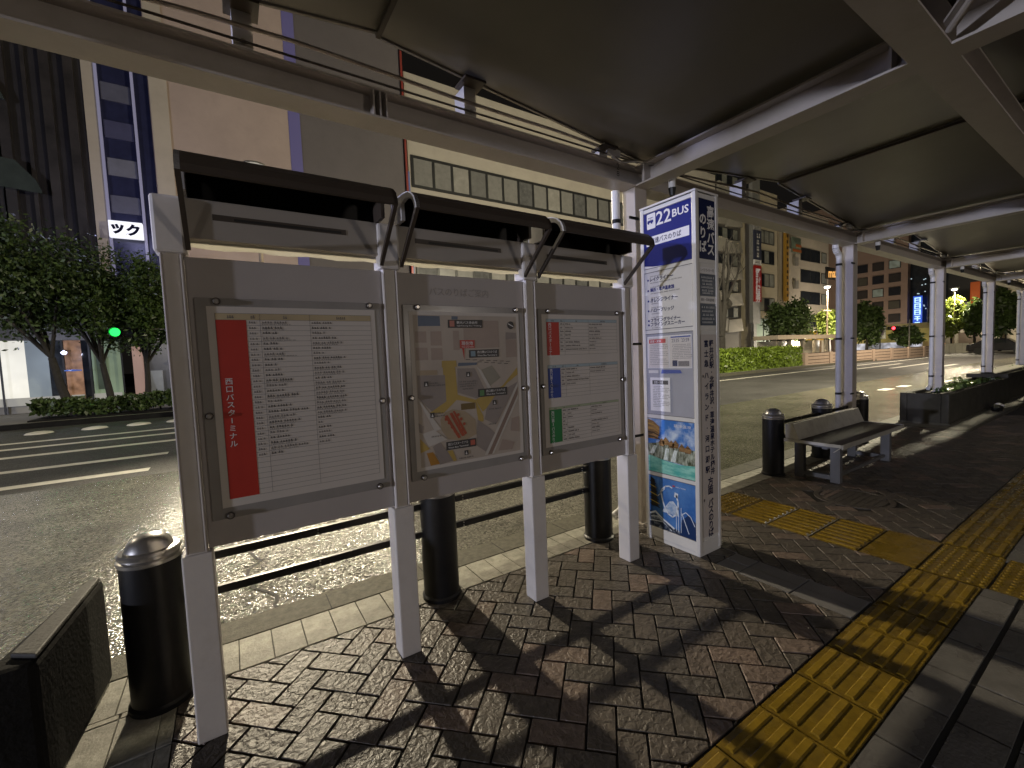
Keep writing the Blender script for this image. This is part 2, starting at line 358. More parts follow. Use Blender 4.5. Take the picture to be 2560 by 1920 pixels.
for i in range(-60, 220):
    for j in range(-60, 240):
        k = (i-j) % 4
        if k == 0: q = (i, i+2, j, j+1)
        elif k == 3: q = (i, i+1, j, j+2)
        else: continue
        A0, A1, B0, B1 = a00+q[0]*Wb, a00+q[1]*Wb, b00-q[3]*Wb, b00-q[2]*Wb
        p = [back(A0, B0), back(A1, B0), back(A1, B1), back(A0, B1)]
        cx = (p[0][0]+p[2][0])/2; cy = (p[0][1]+p[2][1])/2
        if cx < -.5 or cx > 17 or cy < .75 or cy > 2.55: continue
        if (cx-4.82)**2+(cy-1.62)**2 < .31**2: continue
        for zn in zones:
            c = clip(p[::-1] if area(p) < 0 else p, *zn)
            if len(c) >= 3 and area(c) > 2e-4: paver(mb, c, BRICK)
struct(mb, 'pavement_bricks')
struct(MB().box(-25, 40, -14, 2.71, -.30, -.009, PLINK), 'pavement_bed')
def tiles(mb, x0, x1, y0, y1, dx, dy, m, gap=.0025):
    for x in np.arange(x0, x1-1e-4, dx):
        for y in np.arange(y0, y1-1e-4, dy):
            paver(mb, [(x, y), (min(x+dx, x1), y), (min(x+dx, x1), min(y+dy, y1)), (x, min(y+dy, y1))], m, gap, .002)
mb = MB(); tiles(mb, -3.058, 24, 2.415, 2.70, .15, .285, TILE)
tiles(mb, -3.04, -.29, -.75, 2.415, .15, .285, TILE); struct(mb, 'pavement_light_tiles')
mb = MB(); tiles(mb, 2.66, 2.915, .895, 1.665, .1275, .307, SLAB); struct(mb, 'pavement_smooth_slabs')
mb = MB()
for (y0, y1) in ((.435, .572), (.275, .418), (.115, .26), (-.045, .10), (-.205, -.06), (-.365, -.22), (-.525, -.38)):
    for (xa, xb) in ((-3, 3.585), (4.17, 13.9)): tiles(mb, xa-.05, xb, y0, y1, .31, y1-y0, GTILE)
struct(mb, 'pavement_grey_tiles')
# tactile paving: guiding bars and warning dots
mb = MB()
def bar(x0, x1, y0, y1, h=.0065):
    e = .006
    mb.add([(x0, y0, 0), (x1, y0, 0), (x1, y1, 0), (x0, y1, 0), (x0+e, y0+e, h), (x1-e, y0+e, h), (x1-e, y1-e, h), (x0+e, y1-e, h)],
           [(4, 5, 6, 7), (0, 1, 5, 4), (1, 2, 6, 5), (2, 3, 7, 6), (3, 0, 4, 7)], YELB)
for (xa, xb) in ((-3.2526, 3.5574), (4.18, 14.1)):
    for x in np.arange(xa, xb, .31):
        paver(mb, [(x, .575), (x+.31, .575), (x+.31, .885), (x, .885)], YEL, .003, .003)
        for yc in (.842, .768, .692, .614): bar(x+.016, x+.294, yc-.018, yc+.018)
tw = (4.17-3.585)/2
for k, y in enumerate(np.arange(2.42-.31*8, 2.42, .31)):
    for x in (3.585, 3.585+tw):
        paver(mb, [(x, y), (x+tw, y), (x+tw, y+.305), (x, y+.305)], YEL, .003, .003)
        if y > 2.0 or (y < .72 and y > .2):
            for ax in range(6):
                for ay in range(6):
                    cx = x+tw*(ax+.5)/6; cy = y+.305*(ay+.5)/6
                    mb.lathe((cx, cy, 0), [(.0125, 0), (.010, .0045), (.0, .006)], YELB, 8)
        elif y > 1.0:
            for ax in range(4): xc = x+tw*(ax+.5)/4; bar(xc-.017, xc+.017, y+.014, y+.291)
struct(mb, 'tactile_paving')
t = thing('manhole_cover', (4.82, 1.62, 0), 'round dark paved manhole cover sunk in the bricks before the bench', 'manhole cover')
m_ = MB(); m_.lathe((4.82, 1.62, -.008), [(.25, 0), (.25, .006), (0, .006)], BRICK, 32)
for a in np.arange(-.22, .23, .055): 
    hw = math.sqrt(max(0, .24**2-a*a)); m_.box(4.82-hw, 4.82+hw, 1.62+a-.018, 1.62+a+.018, -.003, .001, BRICK)
m_.build('lid', t); m_ = MB(); m_.lathe((4.82, 1.62, -.008), [(.305, 0), (.305, .009), (.265, .009), (.262, 0)], BRICK, 36); m_.build('rim', t)

# ------------------------------------------------------------------ shelter canopy
COLX = [2.80, 7.08, 11.2, 15.25, 19.3]
t = thing('bus_shelter_canopy', (2.8, 2.4, 0), 'long cream steel bus shelter canopy with dark folded ceiling over the pavement', 'bus shelter')
for i, x in enumerate(COLX):
    z0 = 0.0 if i < 2 else .46
    m_ = MB(); m_.box(x, x+.145, 2.40, 2.53, z0, 2.764, STEEL); o = m_.build('column', t, bevel=.006)
    m_ = MB(); m_.box(x-.02, x+.165, 2.38, 2.55, z0, z0+.02, STEEL); m_.build('base_plate', o)
    m_ = MB(); px, py = x-.075, 2.535; pr = .034
    m_.path([(px, py, 2.76 if i == 0 else 2.62), (px, py, z0+.22), (px-.02, py, z0+.12), (px-.10, py+.02, z0+.07)], pr, CLIPM, 12)
    if i: m_.path([(px, py, 2.62), (px-.02, py, 2.655), (px-.09, py+.0, 2.69), (px-.11, py, 2.72), (px-.11, py, 2.78)], pr+.004, CLIPM, 12)
    for z in (2.5, 1.5, .75): m_.lathe((px, py, z), [(pr, 0), (pr+.005, 0), (pr+.005, .03), (pr, .03)], BLACK, 12); m_.box(px, x+.03, 2.390, 2.3995, z+.004, z+.024, BLACK)
    m_.build('downspout', o, smooth=True)
XE0, XE1 = -11.0, 23.5
MB().ibeam('x', XE0, XE1, 2.385, 2.54, 2.765, 2.92, STEEL).build('front_beam', t)
MB().ibeam('x', XE0, XE1, .59, .74, 2.765, 2.92, STEEL).build('spine_beam', t)
MB().ibeam('x', XE0, XE1, -1.3, -1.15, 2.765, 2.92, STEEL).build('rear_beam', t)
BX = [-9.6, -5.5, -1.4]+COLX
for x in BX:
    m_ = MB(); m_.ibeam('y', .74, 2.385, x, x+.15, 2.765, 2.92, STEEL); m_.ibeam('y', -1.15, .59, x, x+.15, 2.765, 2.92, STEEL)
    for yy in (2.30, .80): m_.box(x-.004, x+.154, yy, yy+.012, 2.778, 2.906, STEEL)
    m_.build('cross_beam', t)
    m_ = MB(); m_.prism([(x-.14, .588, 2.80), (x-.02, .588, 2.80), (x-.30, .36, 2.87), (x-.36, .40, 2.87)], (0, 0, .012), STEEL)
    m_.path([(x-.08, .585, 2.79), (x-.34, .38, 2.86)], .012, STEEL, 8); m_.build('gusset_plate', t)
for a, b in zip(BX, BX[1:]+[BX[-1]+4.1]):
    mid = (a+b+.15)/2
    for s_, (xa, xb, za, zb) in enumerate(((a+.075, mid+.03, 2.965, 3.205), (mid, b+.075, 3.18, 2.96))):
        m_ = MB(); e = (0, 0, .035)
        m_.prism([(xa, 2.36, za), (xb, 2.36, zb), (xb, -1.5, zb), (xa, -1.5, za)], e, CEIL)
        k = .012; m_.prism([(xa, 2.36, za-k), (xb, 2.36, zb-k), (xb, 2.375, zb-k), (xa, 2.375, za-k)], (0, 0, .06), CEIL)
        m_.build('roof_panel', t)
    m_ = MB()
    m_.box(mid-.012, mid+.012, -1.5, 2.36, 3.16, 3.182, BLACKH); m_.build('roof_seam', t)
    for dx in (-1.72, -.62, .56, 1.68):
        x = mid+dx; zt = 2.96+(.24)*(1-abs(dx)/2.05)-.012
        m_ = MB(); m_.box(x-.04, x+.04, 2.395, 2.52, 2.921, zt-.03, CLIPM); m_.box(x-.07, x+.07, 2.31, 2.45, zt-.03, zt-.016, BLACKH)
        m_.tube((x, 2.385, 2.95), (x, 2.3945, 2.95), .012, .012, BOLT, 8)
        m_.build('roof_bracket', t)
    m_ = MB(); zc = 2.965; pts = []
    for q in range(11):
        xx = a+.15+(b-a-.15)*q/10; pts.append((xx, 2.372, 2.945+.06*math.sin(math.pi*q/10)-.012*math.sin(4*math.pi*q/10)))
    m_.path(pts, .010, STEEL, 7); m_.path([(a+.15, 2.366, 2.935), (b, 2.366, 2.935)], .006, BLACKH, 6); m_.build('conduit', t)
    m_ = MB(); m_.path([(b-.28, 2.37, 2.93), (b-.2, 2.36, 2.90), (b-.05, 2.34, 2.93), (b+.09, 2.26, 2.90)], .012, BOLT, 7)
    m_.box(b-.34, b-.22, 2.34, 2.37, 2.925, 2.97, CLIPM); m_.build('cable_joint', t)
    m_ = MB(); m_.tube((b+.2, 2.2, 2.72), (b+.2, 2.2, 2.86), .028, .028, CLIPM, 10); m_.tube((b+.2, 2.2, 2.66), (b+.2, 2.2, 2.72), .02, .03, BLACK, 10)
    m_.build('lamp_socket', t)
for x in (.74, .775, .81): MB().box(x, x+.008, 2.386, 2.455, 2.777, 2.908, STEEL).build('stiffener', t)
m_ = MB()
m_.text('2', (2.58, 2.382, 2.85), X3, Z3, 0, 0, .03, .045, BLACKH); m_.text('8', (2.58, 2.382, 2.80), X3, Z3, 0, 0, .03, .04, BLACKH)
m_.build('bay_number', t)
for x in (1.2, 5.4):
    m_ = MB(); m_.box(x-.7, x+2.0, .30, .42, 2.94, 2.99, CLIPM); m_.tube((x-.6, .36, 2.92), (x+1.9, .36, 2.92), .016, .016, CLIPM, 8); m_.build('unlit_tube_fitting', t)

# ------------------------------------------------------------------ notice board
nb = thing('notice_board', (1.06, 2.07, 0), 'triple grey notice board on white posts with bus tables and a map', 'notice board')
PXC = [-.152, .66, 1.468, 2.273]
for x in PXC:
    m_ = MB(); m_.box(x-.034, x+.034, 2.035, 2.103, .74, 1.89, POST)
    for q in (-.034, .026): m_.box(x+q, x+q+.008, 2.022, 2.035, .75, 1.882, STEEL)
    o = m_.build('post', nb, bevel=.004)
    m_ = MB(); m_.box(x-.05, x+.05, 2.02, 2.12, 0, .745, POST); m_.build('sleeve', o, bevel=.006)
    m_ = MB(); m_.box(x-.05, x+.05, 2.018, 2.12, 1.882, 2.092, POST); m_.build('cap', o, bevel=.012)
TROWS = [(9, 5, 8), (7, 4, 7), (5, 0, 5), (8, 6, 9), (5, 0, 11), (6, 0, 7), (7, 6, 4), (6, 0, 12), (4, 0, 6), (5, 0, 10), (6, 0, 11), (9, 5, 6), (7, 0, 11), (6, 0, 11), (11, 5, 11), (5, 0, 12), (8, 0, 11), (14, 0, 11), (9, 3, 11), (11, 5, 5), (8, 4, 2), (6, 0, 5), (7, 0, 5), (9, 4, 6), (13, 5, 4), (4, 0, 0)]
def words(mb, o, x, y, n, h, m, cw):
    x0 = x; left = n
    while left > 0:
        k = min(left, random.randint(2, 5))
        for c in range(k):
            hh = h*random.uniform(.8, 1.1); yy = y+random.uniform(-.06, .06)*h
            mb.quad(o, X3, Z3, x0, x0+cw*.84, yy, yy+hh*.34, m, .0012); mb.quad(o, X3, Z3, x0+cw*.1, x0+cw*.66, yy+hh*.5, yy+hh*.8, m, .0012)
            mb.quad(o, X3, Z3, x0+cw*.3, x0+cw*.44, yy, yy+hh, m, .0013); x0 += cw
        x0 += cw*.5; left -= k
def table(mb, o, W, x0, x1, yt, yb, cols, n, head, hm, cm, seed, cap=None, ncap=0):
    random.seed(seed)
    mb.quad(o, X3, Z3, x0, x1, yt-head, yt, hm, .0005)
    mb.quad(o, X3, Z3, x0, cols[0], yb, yt-head, cm, .0006)
    rh = (yt-head-yb)/n
    for k in range(n+1): mb.quad(o, X3, Z3, cols[0], x1, yb+k*rh-.0006, yb+k*rh+.0006, INKS, .0009)
    for c in (x0, x1): mb.quad(o, X3, Z3, c-.0006, c+.0006, yb, yt, INKS, .0009)
    for c in cols[1:]: mb.quad(o, X3, Z3, c-.0006, c+.0006, yb, yt, INKS, .001)
    mb.quad(o, X3, Z3, x0, x1, yt-.0006, yt+.0006, INKS, .001); mb.quad(o, X3, Z3, x0, x1, yt-head-.0006, yt-head+.0006, INKS, .001)
    cs = [x0, cols[0], cols[1], cols[2], x1]
    for a, b, nn in ((x0, cols[0], 3), (cols[0], cols[1], 2), (cols[1], cols[2], 2), (cols[2], x1, 5)): words(mb, o, (a+b)/2-nn*.0042, yt-head*.75, nn, head*.5, INKS, .008)
    return rh
papers = [(-.06, .58), (.743, 1.385), (1.548, 2.192)]
for bi in range(3):
    xa, xb = PXC[bi]+.036, PXC[bi+1]-.036
    m_ = MB(); m_.box(xa, xb, 2.05, 2.09, .75, 1.878, BOARD); bp = m_.build('board_panel', nb, bevel=.003)
    if bi == 1:
        m_ = MB(); m_.text('バスのりばご案内', (.86, 2.0494, 1.775), X3, Z3, 0, 0, .34, .042, mat('faded_lettering', (.33, .30, .29), .5)); m_.build('faded_heading', bp)
    fx0, fx1 = xa+.02, xb-.018
    m_ = MB(); m_.box(fx0, fx1, 2.040, 2.0495, .855, 1.725, FRAME); m_.build('display_case', bp, bevel=.002)
    p0, p1 = papers[bi]; o = Vector((p0, 2.0385, .90)); W = p1-p0; Hh = .793
    m_ = MB(); m_.quad(o, X3, Z3, 0, W, 0, Hh, PAPER)
    if bi == 0:
        rh = table(m_, o, W, .04*W, .968*W, .967*Hh, .04*Hh, [.20*W, .275*W, .565*W], 33, .032*Hh, BEIGE, RED, 3)
        for k, (a, b, c) in enumerate(TROWS):
            y = .935*Hh-(k+1)*rh
            words(m_, o, .213*W, y+rh*.35, 3, rh*.42, INKS, .0085); words(m_, o, .285*W, y+rh*.38, a, rh*.45, INK if k % 3 else INKS, .0098)
            if b: words(m_, o, .285*W, y+rh*.12, b*3, rh*.16, INKS, .006)
            if c: words(m_, o, .575*W, y+rh*.38, c, rh*.42, INK if k % 2 else INKS, .0098)
            if c > 9: words(m_, o, .575*W, y+rh*.12, c, rh*.16, INKS, .0085)
        m_.vtext('西口バスターミナル', o, X3, Z3, .066*W, .645*Hh, .024, .031, WHITEP, .0012, .01)
    elif bi == 2:
        for (y0, y1, yb, hm, cm, n, s_, cap, ta, tb) in ((.034, .057, .306, PALEB, RED, 9, 5, '西口バスターミナル', (4, 6, 5, 4, 4, 11, 11, 16), (11, 7, 10, 9, 10, 6, 5, 5)),
                 (.38, .403, .63, PALEB, BLUEP, 8, 6, '西口第2バスのりば', (8, 6, 10, 17, 7), (13, 13, 0, 0, 0)), (.70, .718, .972, PALEG, GREENP, 9, 8, '西口第3バスのりば', (8, 3, 4, 0, 0, 5, 8, 5, 9), (9, 5, 9, 0, 14, 6, 7, 7, 0))):
            yt = (1-y0)*Hh; yy = (1-yb)*Hh
            rh = table(m_, o, W, .05*W, .965*W, yt, yy, [.20*W, .265*W, .57*W], n, (y1-y0)*Hh, hm, cm, s_)
            for k in range(min(len(ta), n)):
                y = (1-y1)*Hh-(k+1)*rh
                words(m_, o, .212*W, y+rh*.35, 2 if k % 2 else 3, rh*.4, INK, .009)
                if ta[k]: words(m_, o, .275*W, y+rh*.36, ta[k], rh*.42, INKS if k % 3 == 1 else INK, .0095)
                if tb[k]: words(m_, o, .58*W, y+rh*.36, tb[k], rh*.38, INKS if k % 2 else INK, .0092)
            cw = min(.0245, (yt-yy)*.86/len(cap)); m_.vtext(cap, o, X3, Z3, .075*W, yt-.03*Hh, cw, cw*1.12, WHITEP, .0012, .005)
    else:
        MP = dict(bg=mat('map_pale', (.50, .43, .37), .5), blk=mat('map_block', (.40, .315, .27), .5), gr=mat('map_grey', (.31, .265, .245), .5), stn=mat('map_station', (.32, .295, .24), .5),
                  ye=mat('map_yellow', (.50, .35, .09), .5), pk=mat('map_park', (.42, .325, .22), .5), bl=mat('map_blue', (.12, .155, .22), .5), rl=mat('map_rail', (.27, .19, .155), .5), orr=mat('map_orange', (.46, .22, .03), .5), wh=mat('map_white', (.60, .56, .52), .5), rd=mat('map_red', (.42, .08, .035), .5), brn=mat('map_brown', (.17, .11, .03), .5), rdd=RED, k=INK)
        P = [('bg', [(.035, .022), (.965, .022), (.97, .978), (.03, .978)]),
         ('bl', [(.071, .974), (.252, .972), (.253, .91), (.07, .908)]), ('bl', [(.354, .974), (.409, .973), (.407, .952), (.353, .952)]),
         ('blk', [(.039, .876), (.134, .876), (.132, .805), (.041, .806)]), ('blk', [(.167, .876), (.259, .877), (.26, .785), (.165, .786)]), ('blk', [(.04, .775), (.136, .774), (.139, .697), (.038, .696)]),
         ('blk', [(.165, .771), (.26, .77), (.262, .694), (.164, .696)]), ('blk', [(.359, .88), (.412, .88), (.413, .754), (.358, .755)]), ('blk', [(.453, .943), (.79, .949), (.791, .765), (.555, .76), (.454, .819)]),
         ('gr', [(.859, .868), (.966, .865), (.969, .822), (.856, .818)]), ('blk', [(.856, .818), (.969, .818), (.968, .694), (.855, .692)]),
         ('ye', [(.266, .595), (.364, .638), (.375, .462), (.534, .417), (.604, .30), (.604, .263), (.554, .268), (.533, .396), (.364, .428), (.241, .349), (.128, .364), (.264, .421)]), ('ye', [(.534, .417), (.802, .495), (.964, .62), (.967, .568), (.856, .514), (.65, .36), (.6, .33)]),
         ('gr', [(.04, .603), (.271, .595), (.273, .427), (.146, .369), (.038, .462)]), ('gr', [(.382, .634), (.542, .629), (.627, .482), (.554, .423), (.376, .475)]), ('stn', [(.605, .617), (.707, .642), (.789, .554), (.678, .501)]),
         ('ye', [(.25, .688), (.376, .686), (.378, .645), (.248, .645)]), ('ye', [(.255, .65), (.36, .65), (.364, .60), (.258, .595)]), ('pk', [(.067, .634), (.207, .63), (.209, .6), (.06, .602)]), ('pk', [(.212, .311), (.26, .355), (.323, .37), (.434, .348), (.526, .284), (.53, .185), (.421, .153), (.274, .176), (.22, .24)]),
         ('gr', [(.639, .354), (.736, .441), (.964, .517), (.724, .231), (.615, .277)]), ('wh', [(.60, .031), (.963, .515), (.963, .40), (.69, .032)]), ('rl', [(.63, .031), (.963, .485), (.959, .425), (.672, .032)]), ('gr', [(.546, .283), (.652, .216), (.711, .174), (.612, .054), (.525, .107)]),
         ('gr', [(.138, .143), (.202, .17), (.311, .034), (.192, .021)]), ('ye', [(.036, .207), (.112, .133), (.034, .115)]), ('orr', [(.084, .109), (.136, .11), (.192, .028), (.113, .025)]), ('ye', [(.26, .102), (.306, .103), (.338, .03), (.31, .027)]),
         ('gr', [(.031, .306), (.071, .283), (.059, .238), (.035, .247)]), ('blk', [(.781, .123), (.909, .087), (.874, .038), (.735, .046)]), ('blk', [(.886, .261), (.963, .27), (.963, .157), (.87, .173)]),
         ('wh', [(.059, .235), (.155, .252), (.265, .177), (.104, .147)]), ('wh', [(.037, .449), (.061, .434), (.216, .25), (.163, .241)]), ('wh', [(.56, .64), (.60, .615), (.69, .49), (.66, .485)]),
         ('bl', [(.394, .671), (.569, .667), (.558, .65), (.388, .648)]), ('rd', [(.249, .331), (.276, .336), (.385, .178), (.361, .174)]), ('rd', [(.294, .344), (.318, .35), (.424, .188), (.395, .184)]), ('rd', [(.323, .356), (.341, .358), (.443, .2), (.424, .192)]),
         ('k', [(.319, .95), (.635, .952), (.632, .898), (.317, .898)]), ('rdd', [(.415, .818), (.552, .817), (.55, .764), (.415, .764)]), ('rdd', [(.434, .764), (.454, .763), (.451, .683)]), ('k', [(.495, .752), (.783, .753), (.78, .7), (.494, .7)]),
         ('k', [(.564, .487), (.851, .487), (.849, .431), (.562, .432)]), ('k', [(.253, .161), (.522, .159), (.521, .104), (.251, .107)]), ('brn', [(.399, .4), (.526, .4), (.528, .358), (.399, .358)])]
        for k, (mk, pl) in enumerate(P): m_.poly(o, X3, Z3, [(a*W, b*Hh) for a, b in pl], MP[mk], .0004+.00004*k)
        for (a, b) in [(.26, .31), (.285, .285), (.31, .255), (.335, .225), (.36, .2), (.32, .32), (.345, .29), (.37, .26), (.395, .225), (.37, .33), (.395, .30), (.42, .265)]:
            m_.poly(o, X3, Z3, [(a*W+.008*math.cos(q), b*Hh+.009*math.sin(q)) for q in np.linspace(0, 6.28, 9)[:-1]], MP['rd'], .0026)
        for k in range(7): m_.quad(o, X3, Z3, (.46+.065*k)*W, (.50+.065*k)*W, (.687-.004*k)*Hh, (.691-.004*k)*Hh, INK, .0027); 
        for k in range(5): m_.quad(o, X3, Z3, (.57+.065*k)*W, (.61+.065*k)*W, (.668-.005*k)*Hh, (.672-.005*k)*Hh, INK, .0027)
        m_.poly(o, X3, Z3, [(.912*W+.022*math.cos(q), .917*Hh+.022*math.sin(q)) for q in np.linspace(0, 6.28, 17)[:-1]], INK, .0027)
        m_.poly(o, X3, Z3, [(.885*W, .925*Hh), (.89*W, .93*Hh), (.94*W, .91*Hh), (.935*W, .905*Hh)], WHITEP, .003)
        tx = lambda s_, x, y, w_, h_, mm: m_.text(s_, o, X3, Z3, x*W, y*Hh, w_*W, h_*Hh, mm, .003, .01)
        m_.quad(o, X3, Z3, .333*W, .375*W, .906*Hh, .944*Hh, mat('map_pink', (.5, .2, .16), .5), .003); tx('観光バス待合所', .395, .923, .19, .019, WHITEP); tx('Sightseeing Bus Waiting', .395, .906, .225, .010, WHITEP)
        tx('現在地', .43, .783, .105, .027, WHITEP); tx('You are here', .43, .769, .108, .009, WHITEP)
        m_.quad(o, X3, Z3, .51*W, .553*W, .709*Hh, .744*Hh, mat('map_icon_blue', (.22, .32, .40), .5), .003); tx('西口第2バスのりば', .572, .727, .19, .018, WHITEP); tx('West Bus Terminal 2', .572, .708, .19, .011, WHITEP)
        m_.quad(o, X3, Z3, .578*W, .62*W, .44*Hh, .478*Hh, mat('map_icon_green', (.10, .25, .10), .5), .003); tx('西口第3バスのりば', .64, .46, .19, .018, WHITEP); tx('West Bus Terminal 3', .64, .441, .19, .011, WHITEP)
        m_.quad(o, X3, Z3, .47*W, .512*W, .116*Hh, .15*Hh, mat('map_icon_red', (.5, .12, .08), .5), .003); tx('西口バスターミナル', .268, .134, .18, .018, WHITEP); tx('West Bus Terminal', .268, .115, .18, .011, WHITEP)
        for (a, b) in ((.092, .53), (.46, .575), (.70, .37), (.13, .33), (.41, .055)): m_.quad(o, X3, Z3, a*W, (a+.036)*W, b*Hh, (b+.032)*Hh, INK, .003); m_.poly(o, X3, Z3, [((a+.008)*W, (b+.005)*Hh), ((a+.026)*W, (b+.005)*Hh), ((a+.017)*W, (b+.026)*Hh)], WHITEP, .0033)
        random.seed(4)
        for (a, b, n) in ((.135, .545, 5), (.135, .53, 9), (.395, .54, 10), (.395, .525, 10), (.40, .51, 9), (.42, .492, 7), (.66, .34, 8), (.17, .35, 5), (.17, .333, 6), (.36, .035, 9), (.65, .235, 5), (.13, .205, 6)): words(m_, Vector(o)+Vector((0, -.0018, 0)), a*W, b*Hh, n, .0075, INKS, .0085)
    m_.build('poster', bp)
    # clear acrylic edge and the knob bolts that hold it
    for (bx, bz) in ((fx0+.07, 1.712), (fx1-.05, 1.712), (fx0+.06, .868), (fx1-.05, .868), (fx0+.018, 1.27), (fx1-.014, 1.27)):
        m_ = MB(); m_.tube((bx, 2.040, bz), (bx, 2.028, bz), .014, .014, BLACKH, 14); m_.tube((bx, 2.028, bz), (bx, 2.020, bz), .011, .007, BOLT, 14)
        m_.build('knob_bolt', bp, smooth=True)
    # hood over the board: lamp box behind a gap, curved visor, open side frames
    m_ = MB(); m_.box(xa-.005, xb+.005, 2.035, 2.10, 1.945, 2.094, HOODP)
    hd = m_.build('hood', nb, bevel=.003)
    m_ = MB(); m_.box((xa+xb)/2-.27, (xa+xb)/2+.22, 2.0335, 2.0345, 2.020, 2.043, BLACKH)
    m_.box((xa+xb)/2-.20, (xa+xb)/2+.20, 2.0325, 2.0334, 2.024, 2.034, HOODIN); m_.build('lamp_slot', hd)
    m_ = MB(); pts = [(xa+.01, 2.07, 1.944), (xb-.01, 2.07, 1.944)]
    for q in range(13): xx = xb-.01-(xb-xa-.02)*q/12; pts.append((xx, 2.07, 1.916+.004*math.sin(q*1.7+bi)))
    m_.add(pts, [list(range(len(pts)))], DIFF); m_.build('diffuser_strip', hd)
    prof = [(1.772, 2.098), (1.776, 2.122), (1.792, 2.152), (1.825, 2.178), (1.87, 2.197), (1.93, 2.208), (2.0, 2.212), (2.10, 2.212)]
    hx0, hx1 = xa+.010, xb+.004
    m_ = MB()
    for (a, b) in zip(prof[:-1], prof[1:]):
        m_.add([(hx0, *a), (hx1, *a), (hx1, *b), (hx0, *b)], [(0, 1, 2, 3)], BLACKH)
        m_.add([(hx0, a[0]+.006, a[1]-.005), (hx1, a[0]+.006, a[1]-.005), (hx1, b[0]+.006, b[1]-.005), (hx0, b[0]+.006, b[1]-.005)], [(3, 2, 1, 0)], HOODIN)
    m_.add([(hx0, 1.772, 2.098), (hx1, 1.772, 2.098), (hx1, 1.778, 2.093), (hx0, 1.778, 2.093)], [(0, 3, 2, 1)], BLACKH)
    m_.box(hx0, hx1, 2.094, 2.10, 2.094, 2.212, HOODIN); m_.build('visor', hd)
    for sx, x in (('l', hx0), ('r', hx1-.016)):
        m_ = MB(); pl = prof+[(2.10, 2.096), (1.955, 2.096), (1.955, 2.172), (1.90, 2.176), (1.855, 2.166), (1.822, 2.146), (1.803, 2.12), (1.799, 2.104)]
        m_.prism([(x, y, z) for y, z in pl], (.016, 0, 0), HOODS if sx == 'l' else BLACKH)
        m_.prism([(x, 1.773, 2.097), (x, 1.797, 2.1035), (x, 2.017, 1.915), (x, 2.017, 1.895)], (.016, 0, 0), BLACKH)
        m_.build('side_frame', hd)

# ------------------------------------------------------------------ bus stop sign pillar
sp = thing('bus_stop_sign', (2.78, 2.0, 0), 'tall white bus stop pillar with blue 22 BUS panel and two travel photos', 'bus stop sign')
SX0, SX1, SY0, SY1 = 2.652, 2.912, 1.77, 2.23
m_ = MB(); m_.box(SX0+.004, SX1-.004, SY0+.004, SY1-.004, .0, 2.49, SIGNW)
def fr(z0, z1):   # corner posts and rails a little proud
    pass
for (x, y) in ((SX0, SY0), (SX1-.03, SY0), (SX0, SY1-.03), (SX1-.03, SY1-.03)): m_.box(x, x+.03, y, y+.03, .02, 2.50, SIGNW)
for z in (.03, .505, .945, 1.578, 2.03, 2.462):
    h = .075 if z == .03 else .032
    m_.box(SX0+.002, SX0+.03, SY0+.03, SY1-.03, z, z+h, SIGNW); m_.box(SX1-.03, SX1-.002, SY0+.03, SY1-.03, z, z+h, SIGNW)
    if z in (.03, 1.578, 2.03, 2.462): m_.box(SX0+.03, SX1-.03, SY0+.002, SY0+.03, z, z+h, SIGNW)
m_.box(SX0-.003, SX1+.003, SY0-.003, SY1+.003, 2.50, 2.515, SIGNW)
m_.build('housing', sp, bevel=.003)
UY = Vector((0, -1, 0)); YT = SY1-.031; WP = SY1-SY0-.062
def face(z): return Vector((SX0+.0035, YT, z))
# dark gasket lines round the panels
m_ = MB(); GSK = mat('gasket_grey', (.10, .10, .10), .6)
for (z0, z1) in ((.108, .505), (.536, .945), (.977, 1.578), (1.609, 2.03), (2.060, 2.464)):
    o = Vector((SX0+.0028, YT+.004, z0)); W_ = WP+.008; h_ = z1-z0
    for (a, b, c, d) in ((0, W_, -.002, .0022), (0, W_, h_-.0022, h_+.002), (0, .0035, 0, h_), (W_-.0035, W_, 0, h_)): m_.quad(o, UY, Z3, a, b, c, d, GSK, .0016)
m_.build('panel_gasket', sp)
# blue route panel
m_ = MB(); o = face(2.062); H_ = .40; m_.quad(o, UY, Z3, 0, WP, 0, H_, NAVY)
m_.poly(o, UY, Z3, [(.045*WP+.018*WP*math.cos(q)+(.155*WP if abs(q) < 1.6 or q > 4.7 else 0)+.02, .735*H_+.012*math.sin(q)+(.215*H_ if q < 3.15 else 0)) for q in np.linspace(.01, 6.27, 25)], WHITEP, .0012)
bx, by, bw = .085*WP, .77*H_, .135*WP
m_.poly(o, UY, Z3, [(bx, by+.02), (bx+bw, by+.02), (bx+bw, by+.056), (bx+.01, by+.056)], NAVY, .002)
for k in range(4): m_.quad(o, UY, Z3, bx+.006+.013*k, bx+.016+.013*k, by+.036, by+.052, WHITEP, .0026)
for cx in (.22, .75): m_.poly(o, UY, Z3, [(bx+cx*bw+.008*math.cos(q), by+.018+.008*math.sin(q)) for q in np.linspace(0, 6.28, 13)[:-1]], NAVY, .0028)
m_.text('22', o, UY, Z3, .285*WP, .735*H_, .315*WP, .235*H_, WHITEP, .0012, .012); m_.text('BUS', o, UY, Z3, .625*WP, .785*H_, .325*WP, .135*H_, WHITEP, .0012, .02)
m_.quad(o, UY, Z3, .06*WP, .955*WP, .40*H_, .565*H_, WHITEP, .0012); m_.text('高速バスのりば', o, UY, Z3, .16*WP, .43*H_, .64*WP, .105*H_, NAVYD, .002, .012)
m_.poly(o, UY, Z3, [(0, 0), (.42*WP, 0), (.2*WP, .02*H_), (.0, .055*H_)], WHITEP, .0012)
m_.build('route_panel', sp)
